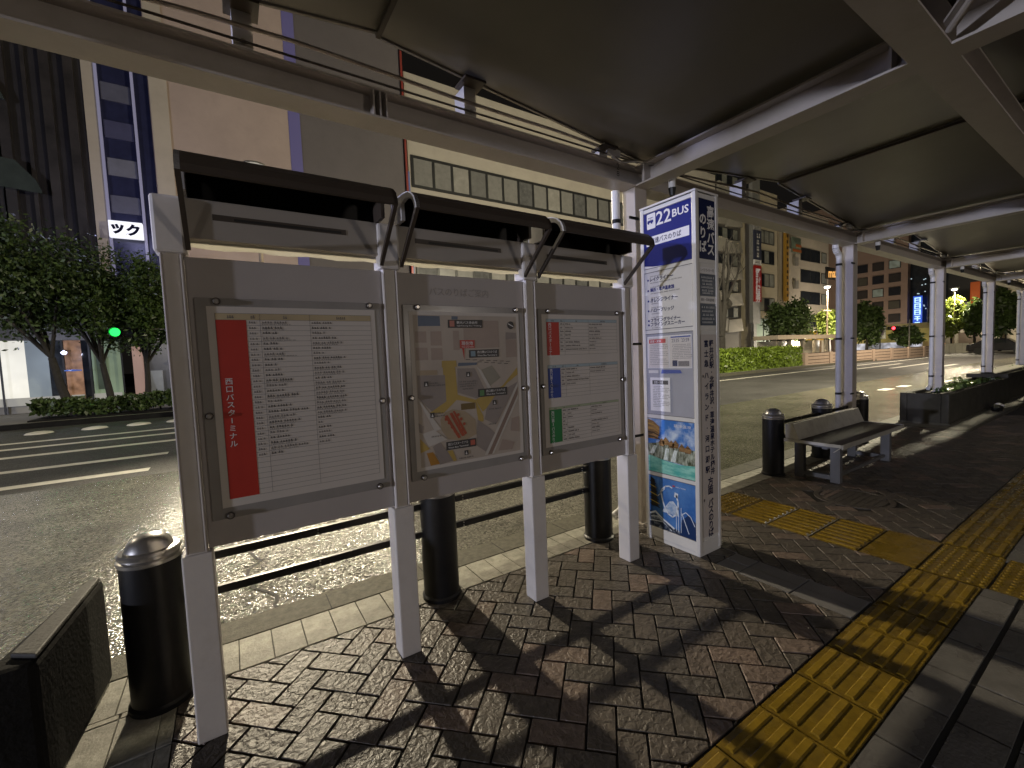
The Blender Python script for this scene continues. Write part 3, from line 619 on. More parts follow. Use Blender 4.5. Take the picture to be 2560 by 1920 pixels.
# list of lines
m_ = MB(); o = face(1.612); H_ = .416; m_.quad(o, UY, Z3, 0, WP, 0, H_, SIGNW, 0)
for nm, y, wd, mm in (('レイクライナー', .845, .44, NAVYD), ('横浜・草津温泉線', .66, .46, NAVY), ('オレンジライナー', .475, .52, NAVYD), ('ハローブリッジ', .30, .45, NAVYD), ('フライングライナー', .125, .56, NAVYD), ('フライングスニーカー', .05, .64, NAVYD)):
    m_.text(nm, o, UY, Z3, .12*WP, y*H_, wd*1.13*WP, .074*H_, mm, .0012, .03)
    m_.poly(o, UY, Z3, [(.075*WP+.0075*math.cos(q), (y+.03)*H_+.0075*math.sin(q)) for q in np.linspace(0, 6.28, 13)[:-1]], NAVY, .0012)
random.seed(9)
def words2(mb, o, ux, uy, x, y, n, h, m, cw, off=.0012):
    for c in range(n):
        if random.random() < .12: x += cw*.6
        mb.quad(o, ux, uy, x, x+cw*.8, y, y+h*.4, m, off); mb.quad(o, ux, uy, x+cw*.15, x+cw*.6, y+h*.55, y+h, m, off); x += cw
for y, n, k in ((.925, 14, .12), (.81, 34, .12), (.74, 13, .13), (.625, 32, .13), (.55, 10, .13), (.445, 9, .14), (.375, 12, .14), (.268, 9, .14), (.205, 13, .14), (.018, 9, .14)): words2(m_, o, UY, Z3, k*WP, y*H_, n, .007, INKS, .0072)
m_.build('line_list_panel', sp)
# timetable case
m_ = MB(); o = face(.980); H_ = .596; m_.quad(o, UY, Z3, 0, WP, 0, H_, mat('case_back_grey', (.36, .36, .40), .4, var=.06, vscale=8))
m_.quad(o, UY, Z3, .03*WP, .97*WP, .575*H_, .97*H_, WHITEP, .001); m_.quad(o, UY, Z3, .055*WP, .50*WP, .58*H_, .955*H_, PAPER, .0016); m_.quad(o, UY, Z3, .52*WP, .96*WP, .585*H_, .955*H_, PAPER, .0016)
m_.quad(o, UY, Z3, .07*WP, .44*WP, .885*H_, .935*H_, RED, .0022); m_.text('変更・運休', o, UY, Z3, .10*WP, .893*H_, .24*WP, .033*H_, WHITEP, .003)
m_.quad(o, UY, Z3, .55*WP, .95*WP, .94*H_, .955*H_, BLUEP, .0022); m_.text('23:35', o, UY, Z3, .57*WP, .885*H_, .15*WP, .04*H_, NAVYD, .0024); m_.text('23:59', o, UY, Z3, .77*WP, .885*H_, .15*WP, .04*H_, NAVYD, .0024)
for k in range(12): words2(m_, o, UY, Z3, .09*WP, (.86-.022*k)*H_, 8 if k in (3, 7) else 16, .0055, INKS, .009, .0024)
for k in range(9): words2(m_, o, UY, Z3, (.58+.0*k)*WP, (.85-.02*k)*H_, 15, .0055, INKS, .0095, .0024)
m_.quad(o, UY, Z3, .58*WP, .68*WP, .60*H_, .67*H_, NAVYD, .0024); m_.quad(o, UY, Z3, .70*WP, .92*WP, .60*H_, .66*H_, INKS, .0024)
m_.poly(o, UY, Z3, [(.33*WP, .51*H_), (.77*WP, .515*H_), (.74*WP, .555*H_), (.35*WP, .56*H_)], BLUEP, .002); m_.quad(o, UY, Z3, .05*WP, .27*WP, .515*H_, .55*H_, SIGNW, .002)
m_.quad(o, UY, Z3, .08*WP, .52*WP, .04*H_, .46*H_, WHITEP, .002); m_.quad(o, UY, Z3, .13*WP, .48*WP, .375*H_, .425*H_, INK, .0026); m_.text('変更・欠便', o, UY, Z3, .17*WP, .383*H_, .2*WP, .034*H_, WHITEP, .003)
for k in range(13): words2(m_, o, UY, Z3, .14*WP, (.345-.021*k)*H_, 14 if k % 4 else 8, .0055, INKS, .0095, .0028)
m_.build('timetable_case', sp)
m_ = MB(); m_.quad(face(.980), UY, Z3, .0, WP, 0, H_, glass('case_glass', (.9, .92, 1), .04, .08), .006); m_.build('case_window', sp)
# travel photographs (hot spring village, roller coaster)
def noisemat(name, c0, c1, sc_, thr=.5, rough=.3, stretch=(1, 1, 1)):
    m = bpy.data.materials.new(name); m.use_nodes = True; N = m.node_tree.nodes; L = m.node_tree.links; p = N['Principled BSDF']; p.inputs['Roughness'].default_value = rough
    tc = N.new('ShaderNodeTexCoord'); mp = N.new('ShaderNodeMapping'); mp.inputs['Scale'].default_value = stretch; L.new(tc.outputs['Object'], mp.inputs[0])
    n = N.new('ShaderNodeTexNoise'); n.inputs['Scale'].default_value = sc_; n.inputs['Detail'].default_value = 6; n.inputs['Roughness'].default_value = .65; L.new(mp.outputs[0], n.inputs['Vector'])
    cr = N.new('ShaderNodeValToRGB'); cr.color_ramp.elements[0].position = thr-.12; cr.color_ramp.elements[1].position = thr+.12; cr.color_ramp.elements[0].color = (*c0, 1); cr.color_ramp.elements[1].color = (*c1, 1)
    L.new(n.outputs['Fac'], cr.inputs[0]); L.new(cr.outputs[0], p.inputs['Base Color']); return m
m_ = MB(); o = face(.538); H_ = .405
SKY = noisemat('photo_sky', (.05, .19, .55), (.62, .72, .85), 9, .56); m_.quad(o, UY, Z3, 0, WP, 0, H_, SKY)
ROCKM = noisemat('photo_rock', (.06, .07, .035), (.48, .52, .42), 26, .5, .3, (1, 2.2, .8)); WATER = noisemat('photo_water', (.08, .42, .36), (.32, .68, .58), 18, .5, .3, (1, .5, 2)); WOOD = noisemat('photo_wood', (.07, .035, .015), (.38, .22, .09), 22, .48, .3, (1, .5, 3))
m_.poly(o, UY, Z3, [(0, .27*H_), (0, .52*H_), (.18*WP, .55*H_), (.33*WP, .60*H_), (.6*WP, .53*H_), (WP, .52*H_), (WP, .22*H_), (.6*WP, .24*H_)], ROCKM, .0008)
m_.poly(o, UY, Z3, [(0, 0), (WP, 0), (WP, .25*H_), (.7*WP, .22*H_), (.35*WP, .25*H_), (.05*WP, .30*H_), (0, .29*H_)], WATER, .0012)
m_.poly(o, UY, Z3, [(0, .62*H_), (0, .99*H_), (.12*WP, .96*H_), (.27*WP, .86*H_), (.26*WP, .74*H_), (.22*WP, .62*H_)], WOOD, .0014)
for k in range(4): m_.poly(o, UY, Z3, [(0, (.92-.08*k)*H_), (.13*WP, (.90-.075*k)*H_), (.27*WP, (.82-.06*k)*H_), (.27*WP, (.80-.06*k)*H_), (.13*WP, (.875-.075*k)*H_), (0, (.885-.08*k)*H_)], mat('photo_roof', (.42, .25, .07), .3) if k < 2 else mat('photo_eave', (.05, .03, .02), .3), .0018)
for (a, b, s_) in ((.31, .60, .11), (.40, .63, .13), (.52, .59, .11), (.61, .60, .12), (.74, .555, .11), (.86, .54, .13)):
    m_.poly(o, UY, Z3, [((a-s_*.6)*WP, (b-.03)*H_), (a*WP, (b+.055)*H_), ((a+s_*.6)*WP, (b-.02)*H_), ((a+s_*.45)*WP, (b-.09)*H_), ((a-s_*.45)*WP, (b-.09)*H_)], WOOD, .002)
FALL = noisemat('photo_falls', (.25, .34, .22), (.85, .90, .90), 30, .45, .3, (1, 4, .7))
for (a, b, c, e_) in ((.03, .34, .16, .50), (.34, .26, .42, .48), (.50, .25, .60, .47)): m_.poly(o, UY, Z3, [(a*WP, b*H_), ((a+.10)*WP, b*H_), (c*WP+.02, e_*H_), (c*WP-.01, e_*H_)], FALL, .0016)
m_.text('草津温泉', o, UY, Z3, .58*WP, .885*H_, .36*WP, .055*H_, WHITEP, .0022)
m_.build('hot_spring_photo', sp)
m_ = MB(); o = face(.110); H_ = .393
m_.quad(o, UY, Z3, 0, WP, 0, H_, noisemat('photo_deep_sky', (.03, .13, .42), (.10, .26, .60), 4, .5))
m_.poly(o, UY, Z3, [(.28*WP, .34*H_), (.46*WP, .58*H_), (.54*WP, .60*H_), (.62*WP, .52*H_), (.66*WP, .34*H_)], noisemat('photo_snow', (.22, .36, .60), (.75, .80, .86), 20, .5), .0008)
m_.poly(o, UY, Z3, [(0, 0), (WP, 0), (WP, .10*H_), (.72*WP, .06*H_), (.5*WP, .10*H_), (.25*WP, .22*H_), (0, .30*H_)], noisemat('photo_dark', (.01, .02, .05), (.35, .40, .48), 30, .56), .001)
m_.poly(o, UY, Z3, [(.66*WP, 0), (WP, 0), (WP, .32*H_), (.85*WP, .42*H_), (.72*WP, .30*H_)], mat('photo_navy_hill', (.015, .04, .13), .3), .0012)
WTR = mat('photo_track', (.72, .78, .86), .3)
def ptrack(pts, wd, mm=WTR, off=.0016):
    for (a, b) in zip(pts[:-1], pts[1:]):
        a_ = Vector((a[0]*WP, a[1]*H_)); b_ = Vector((b[0]*WP, b[1]*H_)); d = (b_-a_).normalized(); n_ = Vector((-d.y, d.x))*wd/2; a_ -= d*wd*.2; b_ += d*wd*.2
        m_.poly(o, UY, Z3, [tuple(a_+n_), tuple(a_-n_), tuple(b_-n_), tuple(b_+n_)][::-1], mm, off)
ptrack([(.24+.0, .66), (.30, .78), (.38, .85), (.46, .87), (.52, .85)], .010); ptrack([(.28, .70), (.31, .55), (.36, .42), (.43, .33), (.52, .30), (.60, .36), (.645, .48), (.64, .62), (.61, .73)], .012)
ptrack([(.61, .76), (.60, .70)], .03); ptrack([(.20, .62), (.28, .72), (.36, .80)], .006)
for x in (.60, .645, .70): ptrack([(x, .05), (x+.005, .52)], .004)
ptrack([(.70, .38), (.80, .46), (.90, .40), (.98, .25)], .006); ptrack([(.72, .42), (.86, .08)], .006); ptrack([(.02, .24), (.14, .30), (.3, .2), (.55, .08)], .014); ptrack([(.03, .18), (.2, .22), (.45, .05)], .006); ptrack([(.0, .10), (.3, .14), (.5, .02)], .006)
TWR = mat('photo_tower', (.02, .02, .02), .3); TWY = mat('photo_tower_yellow', (.5, .38, .06), .3)
m_.poly(o, UY, Z3, [(.05*WP, .40*H_), (.04*WP, .98*H_), (.13*WP, .93*H_), (.20*WP, .42*H_)], TWR, .0014)
for k in range(7): yk = (.90-.075*k)*H_; m_.poly(o, UY, Z3, [(.02*WP, yk), (.25*WP-.006*(6-k), yk-.045*H_), (.25*WP-.006*(6-k), yk-.06*H_), (.02*WP, yk-.02*H_)], TWY if k % 2 else TWR, .002)
m_.quad(o, UY, Z3, .53*WP, .58*WP, .88*H_, .905*H_, RED, .002); words2(m_, o, UY, Z3, .60*WP, .88*H_, 8, .007, WHITEP, .009, .002)
m_.build('roller_coaster_photo', sp)
# narrow face
m_ = MB(); o = Vector((SX0+.03, SY0+.0035, 2.062)); WN = SX1-SX0-.06
m_.quad(o, X3, Z3, .012, WN-.004, 0, .40, NAVYD)
m_.vtext('高速バス', o, X3, Z3, .108, .36, .074, .086, WHITEP, .0012, .03); m_.vtext('のりば', o, X3, Z3, .020, .30, .072, .09, WHITEP, .0012, .03)
m_.build('name_panel', sp)
m_ = MB(); o = Vector((SX0+.03, SY0+.0035, 1.612))
for (y0, y1, lab, rows) in ((.355, .395, 'レイクライナー号', ()), (.20, .35, None, (.32, .298, .276, .254, .232, .215)), (.155, .19, '横浜・草津温泉線', ()), (.0, .15, None, (.118, .092, .066, .040, .016))):
    m_.quad(o, X3, Z3, .015, .195, y0, y1, WHITEP if lab else mat('sign_slate', (.03, .045, .085), .35), .0006)
    if lab: m_.text(lab, o, X3, Z3, .025, y0+.009, .15, .022, INK, .0014)
    for k, r in enumerate(rows): words2(m_, o, X3, Z3, .03+.006*(k % 3), r, 9-(k % 3), .013, mat('sign_pale_ink', (.55, .56, .58), .4), .0155, .0014)
m_.build('route_plates', sp)
m_ = MB(); o = Vector((SX0+.03, SY0+.0015, .11)); m_.quad(o, X3, Z3, .012, WN-.01, .02, 1.44, mat('sign_pale_panel', (.60, .55, .52), .4, var=.04), .0005)
m_.vtext('軽井沢駅・北軽井沢・草津温泉ホテル櫻井', o, X3, Z3, .110, 1.40, .044, .0500, NAVYD, .0014, .03)
m_.vtext('富士急', o, X3, Z3, .050, 1.40, .044, .068, NAVYD, .0014, .03); m_.vtext('ハイランド・河口湖駅', o, X3, Z3, .050, 1.18, .044, .0735, NAVYD, .0014, .03)
m_.vtext('方面', o, X3, Z3, .075, .435, .056, .062, NAVYD, .0014, .03); m_.vtext('バスのりば', o, X3, Z3, .078, .285, .054, .054, NAVYD, .0014, .03)
for (x_, z_) in ((.033, 1.155), (.028, .285)): m_.poly(o, X3, Z3, [(x_+.007*math.cos(q), z_+.011*math.sin(q)) for q in np.linspace(0, 6.28, 11)[:-1]], INK, .0014)
m_.build('destination_panel', sp)

# ------------------------------------------------------------------ bollards and rails
def bollard(loc, label):
    t = thing('bollard', loc, label, 'bollard', 'black bollards along the kerb'); x, y, z = loc
    m_ = MB(); m_.lathe(loc, [(.118, 0), (.118, .02), (.108, .03), (.108, .635)], BLACK, 32); m_.build('post', t, smooth=True)
    m_ = MB(); m_.lathe((x, y, z+.635), [(.108, 0), (.114, .004), (.116, .018), (.110, .024), (.104, .026), (.104, .032), (.110, .034), (.113, .046), (.106, .054), (.086, .057), (.084, .062), (.075, .085), (.055, .105), (.028, .116), (.0, .119)], CHROME, 32)
    m_.build('domed_cap', t, smooth=True); return t
b0 = bollard((-.346, 2.42, 0), 'black bollard with silver dome behind the leftmost notice board post')
copy_thing(b0, (1.01, 2.45, 0), 'black bollard under the map panel behind the notice board')
copy_thing(b0, (2.36, 2.46, 0), 'black bollard behind the rightmost notice board post')
copy_thing(b0, (5.10, 2.47, 0), 'black bollard at the near end of the bench')
copy_thing(b0, (6.33, 2.47, 0), 'black bollard rising behind the bench backrest')
copy_thing(b0, (7.62, 2.50, 0), 'black bollard between the bench and the concrete planter')
def rail(x0, x1, label):
    t = thing('guard_rail', ((x0+x1)/2, 2.46, 0), label, 'guard rail', 'rails between the bollards')
    for z in (.575, .405):
        m_ = MB(); m_.box(x0+.10, x1-.10, 2.447, 2.459, z-.019, z+.019, BLACK); m_.box(x0+.10, x1-.10, 2.4592, 2.472, z+.010, z+.0185, BLACK); o = m_.build('rail', t)
        m_ = MB()
        for xx in (x0+.17, (x0+x1)/2, x1-.17):
            for dz in (-.009, .009): m_.tube((xx, 2.4475, z+dz), (xx, 2.442, z+dz), .0042, .0035, BOLT, 8)
        m_.build('rivet', o)
rail(-.346, 1.01, 'double black rail below the left half of the notice board'); rail(1.01, 2.36, 'double black rail below the right half of the notice board')
rail(5.10, 6.33, 'double black rail behind the bench backrest'); rail(6.33, 7.62, 'double black rail beyond the far end of the bench')

# ------------------------------------------------------------------ bench
SEAT = mat('bench_seat_dark', (.035, .027, .023), .5, spec=.25, var=.25, vscale=7, dirt=.3); BENCHW = mat('bench_back_steel', (.34, .32, .28), .5, metal=.0, var=.15, vscale=5, dirt=.4)
LEGM = mat('bench_leg_grey', (.10, .098, .10), .45)
t = thing('bench', (5.9, 2.05, 0), 'low steel bench with dark seat and sloped metal backrest', 'bench')
m_ = MB(); m_.box(5.035, 6.78, 1.79, 2.32, .418, .438, SEAT); s_ = m_.build('seat', t)
m_ = MB(); m_.box(5.03, 6.785, 1.776, 1.7895, .395, .441, BENCHW); m_.box(5.02, 5.0345, 1.79, 2.32, .412, .441, BENCHW); m_.box(6.7805, 6.795, 1.79, 2.32, .412, .441, BENCHW)
m_.prism([(5.02, 1.7895, .412), (5.034, 1.7895, .412), (5.034, 1.85, .36), (5.02, 1.85, .36)], (0, .01, .0), BENCHW); m_.build('seat_edge', s_)
m_ = MB(); m_.prism([(5.03, 2.17, .440), (5.03, 2.31, .440), (5.03, 2.315, .60), (5.03, 2.235, .612)], (1.76, 0, 0), BENCHW); m_.build('backrest', t, bevel=.008)
for x in (5.19, 6.60):
    for y in (1.86, 2.20):
        m_ = MB(); m_.box(x, x+.07, y, y+.09, 0, .405, LEGM); m_.build('leg', t, bevel=.006)
    MB().box(x+.005, x+.065, 1.95, 2.20, .03, .075, LEGM).build('foot_bar', t); MB().box(x+.005, x+.065, 1.95, 2.20, .36, .405, LEGM).build('seat_bearer', t)
MB().box(5.26, 6.60, 2.0, 2.05, .33, .38, LEGM).build('stretcher', t); MB().box(5.26, 6.60, 1.90, 1.93, .05, .08, LEGM).build('stretcher', t)

# ------------------------------------------------------------------ planters, litter
PLANT = mat('planter_concrete', (.06, .056, .046), .8, spec=.2, var=.25, vscale=4, bump=.25, bscale=80, dirt=.4)
t = thing('planter', (10, 2.05, 0), 'long low concrete planter box beside the far shelter columns', 'planter')
m_ = MB(); m_.box(10.05, 26, 2.06, 2.16, .02, .53, PLANT); m_.box(10.05, 26, 2.60, 2.70, .02, .53, PLANT); m_.box(10.05, 10.15, 2.16, 2.60, .02, .53, PLANT); m_.box(10.15, 26, 2.16, 2.60, .02, .46, mat('soil', (.03, .024, .018), .95, bump=.5, bscale=40)); m_.build('box', t, bevel=.015)
m_ = MB(); m_.box(14.6, 26, 2.05, 2.71, .5305, .62, PLANT); m_.build('raised_box', t)
m_ = MB(); m_.box(10.03, 26, 2.04, 2.0595, .0, .03, KERB); m_.box(10.03, 10.049, 2.06, 2.71, .0, .03, KERB); m_.build('plinth', t)
mb = MB(); mb.box(9.56, 26, 1.715, 1.775, -.01, .006, KERB); mb.box(9.56, 9.62, 1.7755, 2.71, -.01, .006, KERB); mb.box(9.6205, 26, 1.7755, 2.70, -.01, .002, CONC); struct(mb, 'planter_paving')
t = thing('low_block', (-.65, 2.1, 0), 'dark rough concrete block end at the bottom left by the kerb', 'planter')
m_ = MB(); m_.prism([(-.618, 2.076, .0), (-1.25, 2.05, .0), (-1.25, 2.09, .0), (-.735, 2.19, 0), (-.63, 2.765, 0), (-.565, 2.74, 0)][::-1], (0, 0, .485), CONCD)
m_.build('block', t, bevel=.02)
m_ = MB(); m_.prism([(-.70, 2.16, .4855), (-.62, 2.10, .4855), (-.575, 2.72, .4855), (-.61, 2.745, .4855)][::-1], (0, 0, .018), mat('lit_concrete_top', (.03, .028, .025), .7, var=.2, vscale=6, bump=.3, bscale=60)); m_.build('lit_top', t, bevel=.006)  # top paler than the block: light falling on it is in the colour

def crumple(c, s, m, n=26):
    bm_ = bmesh.new(); bmesh.ops.create_icosphere(bm_, subdivisions=2, radius=1)
    vs = [(c[0]+v.co.x*s[0]*random.uniform(.6, 1.1), c[1]+v.co.y*s[1]*random.uniform(.6, 1.1), c[2]+max(-.6, v.co.z)*s[2]*random.uniform(.5, 1.1)+s[2]*.6) for v in bm_.verts]
    fs = [[v.index for v in f.verts] for f in bm_.faces]; bm_.free(); return MB().add(vs, fs, m)
random.seed(5)
tag(crumple((2.0, 2.83, 0), (.055, .018, .008), WHITEP).build('plastic_wrapper'), 'crumpled white plastic wrapper lying on the kerb stone', 'litter')
t = thing('rubbish_bag', (12.6, 1.9, 0), 'small crumpled black and white bag lying by the planter wall', 'litter')
crumple((12.55, 1.9, 0), (.22, .10, .09), BLACK).build('black_bag', t); crumple((12.72, 1.9, .06), (.14, .09, .06), WHITEP).build('white_bag', t)

# ------------------------------------------------------------------ vegetation
def leaves(n, centres, rad, size, m, flat=.8):
    c = np.array(centres); idx = rng.integers(0, len(c), n)
    P = c[idx] + rng.normal(0, 1, (n, 3))*np.array(rad)
    a = rng.normal(0, 1, (n, 3)); a /= np.linalg.norm(a, axis=1)[:, None]
    b = rng.normal(0, 1, (n, 3)); b -= (a*b).sum(1)[:, None]*a; b /= np.linalg.norm(b, axis=1)[:, None]
    s = size*rng.uniform(.6, 1.3, (n, 1)); a = a*s; b = b*s*.5
    V = np.stack([P-a, P+b*.9, P+a, P-b*.9], 1).reshape(-1, 3)
    return V, n
def leafobj(name, V, n, m, parent):
    me = bpy.data.meshes.new(name); loc = parent_world(parent) if parent else Vector((0, 0, 0))
    V = V-np.array(loc)
    me.vertices.add(4*n); me.vertices.foreach_set('co', V.ravel()); me.loops.add(4*n); me.polygons.add(n)
    me.loops.foreach_set('vertex_index', np.arange(4*n)); me.polygons.foreach_set('loop_start', np.arange(0, 4*n, 4)); me.polygons.foreach_set('loop_total', np.full(n, 4))
    me.materials.append(m); me.update(calc_edges=True); me.validate()
    o = bpy.data.objects.new(name, me); C.objects.link(o)
    if parent: o.parent = parent
    return o
def tree(name, base, c, rad, n, size, m, label, group, nclump=46, tr=.12, fork=.5):
    t = thing(name, base, label, 'tree', group); b = Vector(base); c = Vector(c)
    u = rng.normal(0, 1, (nclump, 3)); u /= np.linalg.norm(u, axis=1)[:, None]; u *= rng.uniform(.35, 1., (nclump, 1))**.6
    cen = np.array(c)+u*np.array(rad)
    V, k = leaves(n, cen, [r*.17 for r in rad], size, m); leafobj('crown', V, k, m, t)
    m_ = MB(); top = b.lerp(Vector((c.x, c.y, c.z)), fork); mid = b.lerp(top, .5)+Vector((random.uniform(-.06, .06), random.uniform(-.06, .06), 0))
    m_.tube(b, mid, tr*1.15, tr, BARK, 9); m_.tube(mid, top, tr, tr*.8, BARK, 9)
    for q in cen[::max(1, nclump//9)]:
        q = Vector(q); k_ = top.lerp(q, .5)+Vector((0, 0, .15)); m_.tube(top, k_, tr*.55, tr*.35, BARK, 6); m_.tube(k_, q, tr*.35, tr*.1, BARK, 6)
    m_.build('trunk', t); return t
def hedge(name, x0, x1, y0, y1, z0, z1, n, size, m, label, gappy=False):
    t = thing(name, ((x0+x1)/2, (y0+y1)/2, z0), label, 'hedge')
    P = np.stack([rng.uniform(x0, x1, n), rng.uniform(y0, y1, n), rng.uniform(z0 if not gappy else z0+.28*(z1-z0), z1, n)], 1)
    f = rng.random(n); P[f < .45, 1] = y0+rng.normal(0, .03, (f < .45).sum()); P[(f >= .45) & (f < .7), 2] = z1+rng.normal(0, .025, ((f >= .45) & (f < .7)).sum())
    P[(f >= .7) & (f < .78), 0] = x0+rng.normal(0, .03, ((f >= .7) & (f < .78)).sum())
    P[:, 2] += .05*np.sin(P[:, 0]*2.1)+.03*np.sin(P[:, 0]*5.3)
    V, k = leaves(n, P, (.03, .03, .03), size, m)
    # one leaf per sampled point
    leafobj('foliage', V, k, m, t)
    m_ = MB()
    for x in np.arange(x0+.2, x1, .42):
        q = random.uniform(-.1, .1); m_.tube((x, (y0+y1)/2, z0), (x+q, (y0+y1)/2, z0+.7*(z1-z0)), .035, .02, BARK, 6); m_.tube((x, (y0+y1)/2, z0+.1), (x-q*2, y0+.1, z0+.6*(z1-z0)), .02, .012, BARK, 5)
    m_.build('stems', t)
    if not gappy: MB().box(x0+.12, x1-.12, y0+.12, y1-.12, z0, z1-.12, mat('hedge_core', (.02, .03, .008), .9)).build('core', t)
    return t
G1 = 'street trees beside the far left road'
tree('street_tree', (-4.95, 22.2, 0), (-5.9, 22.2, 5.0), (2.6, 1.8, 1.75), 24000, .085, LEAFD, 'dark leafy tree at the left edge, before the lit white shop window', G1, 60, .13, .42)
tree('street_tree', (-3.85, 22.4, 0), (-4.3, 22.4, 4.1), (1.35, 1.5, 1.35), 13000, .08, LEAFM, 'dark leafy tree in the middle of the three before the shops', G1, 40, .11, .45)
tree('street_tree', (-2.85, 22.6, 0), (-2.6, 22.3, 4.0), (1.35, 1.4, 1.6), 16000, .08, LEAFM, 'dark leafy tree beside the green traffic light, nearest the notice board', G1, 44, .10, .45)
hedge('hedge', -5.4, 1.5, 20.2, 21.2, .02, .58, 5200, .10, LEAFD, 'dark clipped hedge on a low kerb under the left trees', True)
hedge('hedge', 21.5, 34.9, 14.9, 16.2, ZR, 1.28, 15000, .13, LEAFH, 'bright green clipped hedge across the road beside the pale wall')
mb = MB(); mb.box(-60, 16, 19.5, 60, -.3, -.0, CONC); mb.box(-60, 16, 19.28, 19.495, -.3, .01, CONCD); mb.box(-5.5, 1.6, 19.9, 21.4, 0, .05, CONCD); struct(mb, 'far_pavement')
mb = MB(); mb.box(16, 140, 14.3, 60, -.3, -.03, CONC); mb.box(16, 140, 14.1, 14.295, -.3, -.015, KERB); struct(mb, 'median_pavement')
# ivy in the planter
V, k = leaves(2000, np.stack([rng.uniform(10.6, 25, 60), rng.uniform(2.2, 2.56, 60), rng.uniform(.47, .55, 60)], 1), (.14, .05, .03), .05, LEAFD)
o = leafobj('planter_ground_cover', V, k, LEAFD, None); o['kind'] = 'stuff'
# bare street tree beside the bus stop sign
t = thing('bare_tree', (26.4, 15.9, -.03), 'leafless forked tree trunk right of the bus stop pillar, behind the hedge', 'tree'); m_ = MB()
B = [((26.4, 15.9, -.03), (26.35, 15.9, 2.2), .30, .24), ((26.35, 15.9, 2.2), (26.75, 15.9, 4.4), .24, .22), ((26.35, 15.9, 2.4), (26.2, 15.9, 4.2), .18, .15), ((26.2, 15.9, 4.2), (26.05, 15.9, 5.0), .15, .11), ((26.75, 15.9, 4.4), (27.1, 15.9, 4.2), .34, .34),
     ((26.75, 15.9, 4.4), (26.5, 15.8, 6.2), .13, .08), ((26.5, 15.8, 6.2), (26.9, 15.8, 8.2), .08, .03), ((26.9, 15.9, 4.5), (27.3, 15.9, 6.4), .12, .08), ((27.3, 15.9, 6.4), (27.1, 15.9, 8.4), .08, .03), ((27.3, 15.9, 6.4), (28.2, 15.9, 7.6), .06, .03), ((27.0, 15.9, 4.5), (28.3, 15.9, 6.2), .11, .06), ((28.3, 15.9, 6.2), (28.9, 15.9, 7.9), .06, .02), ((26.05, 15.9, 5.0), (26.0, 15.9, 7.2), .10, .04), ((26.05, 15.9, 5.0), (26.7, 15.8, 6.6), .07, .03), ((26.0, 15.9, 7.2), (25.7, 15.9, 9.0), .04, .02), ((28.3, 15.9, 6.2), (29.4, 15.9, 6.9), .04, .015)]
for a, b, r0, r1 in B: m_.tube(a, b, r0, r1, BARK, 9)
m_.build('trunk', t)
m_ = MB(); random.seed(2)
for k in range(46):
    a, b, r0, r1 = B[random.randint(5, len(B)-1)]; p = Vector(a).lerp(Vector(b), random.random()); q = p+Vector((random.uniform(-1, 1), random.uniform(-.5, .5), random.uniform(.5, 1.5))); m_.tube(p, q, .02, .006, BARK, 5)
m_.build('twigs', t)
G2 = 'trees behind the pale wall across the road'
tree('street_tree', (43.6, 20, 0), (44.1, 20, 3.7), (1.7, 1.7, 2.0), 8000, .19, LEAFD, 'dark round tree right of the bright hedge end, before the cream office block', G2, 50, .16, .5)
tree('street_tree', (53, 20, 0), (52.9, 20, 3.6), (1.25, 1.25, 1.25), 4500, .19, LEAFY, 'yellow green tree right under the first street lamp', G2, 36, .14, .5)
tree('street_tree', (60, 19, 0), (60, 19, 3.5), (1.3, 1.3, 2.0), 6000, .26, LEAFD, 'dark tree just right of the downspout column', G2, 40, .15, .5)
tree('street_tree', (61, 15.9, 0), (61, 15.8, 2.0), (1.1, 1.1, .9), 3500, .22, LEAFD, 'small dark tree beside the red traffic light', G2, 30, .10, .5)
tree('street_tree', (70, 14.2, 0), (70, 14.4, 3.9), (1.4, 1.4, 2.0), 5500, .22, LEAFY, 'tall yellow green tree under the second street lamp', G2, 40, .14, .5)
tree('street_tree', (69, 12.2, 0), (69, 12.3, 3.8), (.8, .8, 1.7), 4000, .24, LEAFD, 'narrow dark tree before the orange panel', G2, 34, .12, .5)
tree('street_tree', (66, 9.9, 0), (66, 9.7, 3.9), (1.0, 1.0, 2.0), 4500, .26, LEAFD, 'dark layered tree between the two farthest shelter columns', G2, 26, .12, .4)

# ------------------------------------------------------------------ buildings
def wallmat(name, col, **k): return mat(name, col, k.pop('rough', .7), var=k.pop('var', .08), vscale=k.pop('vscale', .6), dirt=.2, dirtcol=tuple(c*.6 for c in col), **k)
GLS = mat('dark_window_glass', (.02, .022, .026), .08, var=.3, vscale=.8); FRM = mat('dark_window_frame', (.02, .02, .02), .4)
CURT = mat('window_blind', (.22, .22, .19), .6, var=.35, vscale=1.3)
def win(parent, x0, x1, z0, z1, y, panes=1, m=GLS, depth=.10, fw=.06, alt=None):
    f = MB()
    for (a, b, c, d) in ((x0, x1, z0-fw, z0), (x0, x1, z1, z1+fw), (x0-fw, x0, z0-fw, z1+fw), (x1, x1+fw, z0-fw, z1+fw)): f.box(a, b, y-.05, y+depth, c, d, FRM)
    for k in range(1, panes): xx = x0+(x1-x0)*k/panes; f.box(xx-fw*.5, xx+fw*.5, y-.045, y+depth, z0, z1, FRM)
    o = f.build('window', parent); g = MB()
    for k in range(panes):
        a = x0+(x1-x0)*k/panes; b = x0+(x1-x0)*(k+1)/panes; g.box(a, b, y-.012, y+.02, z0, z1, (alt[k % len(alt)] if alt else m))
    g.build('pane', o); return o
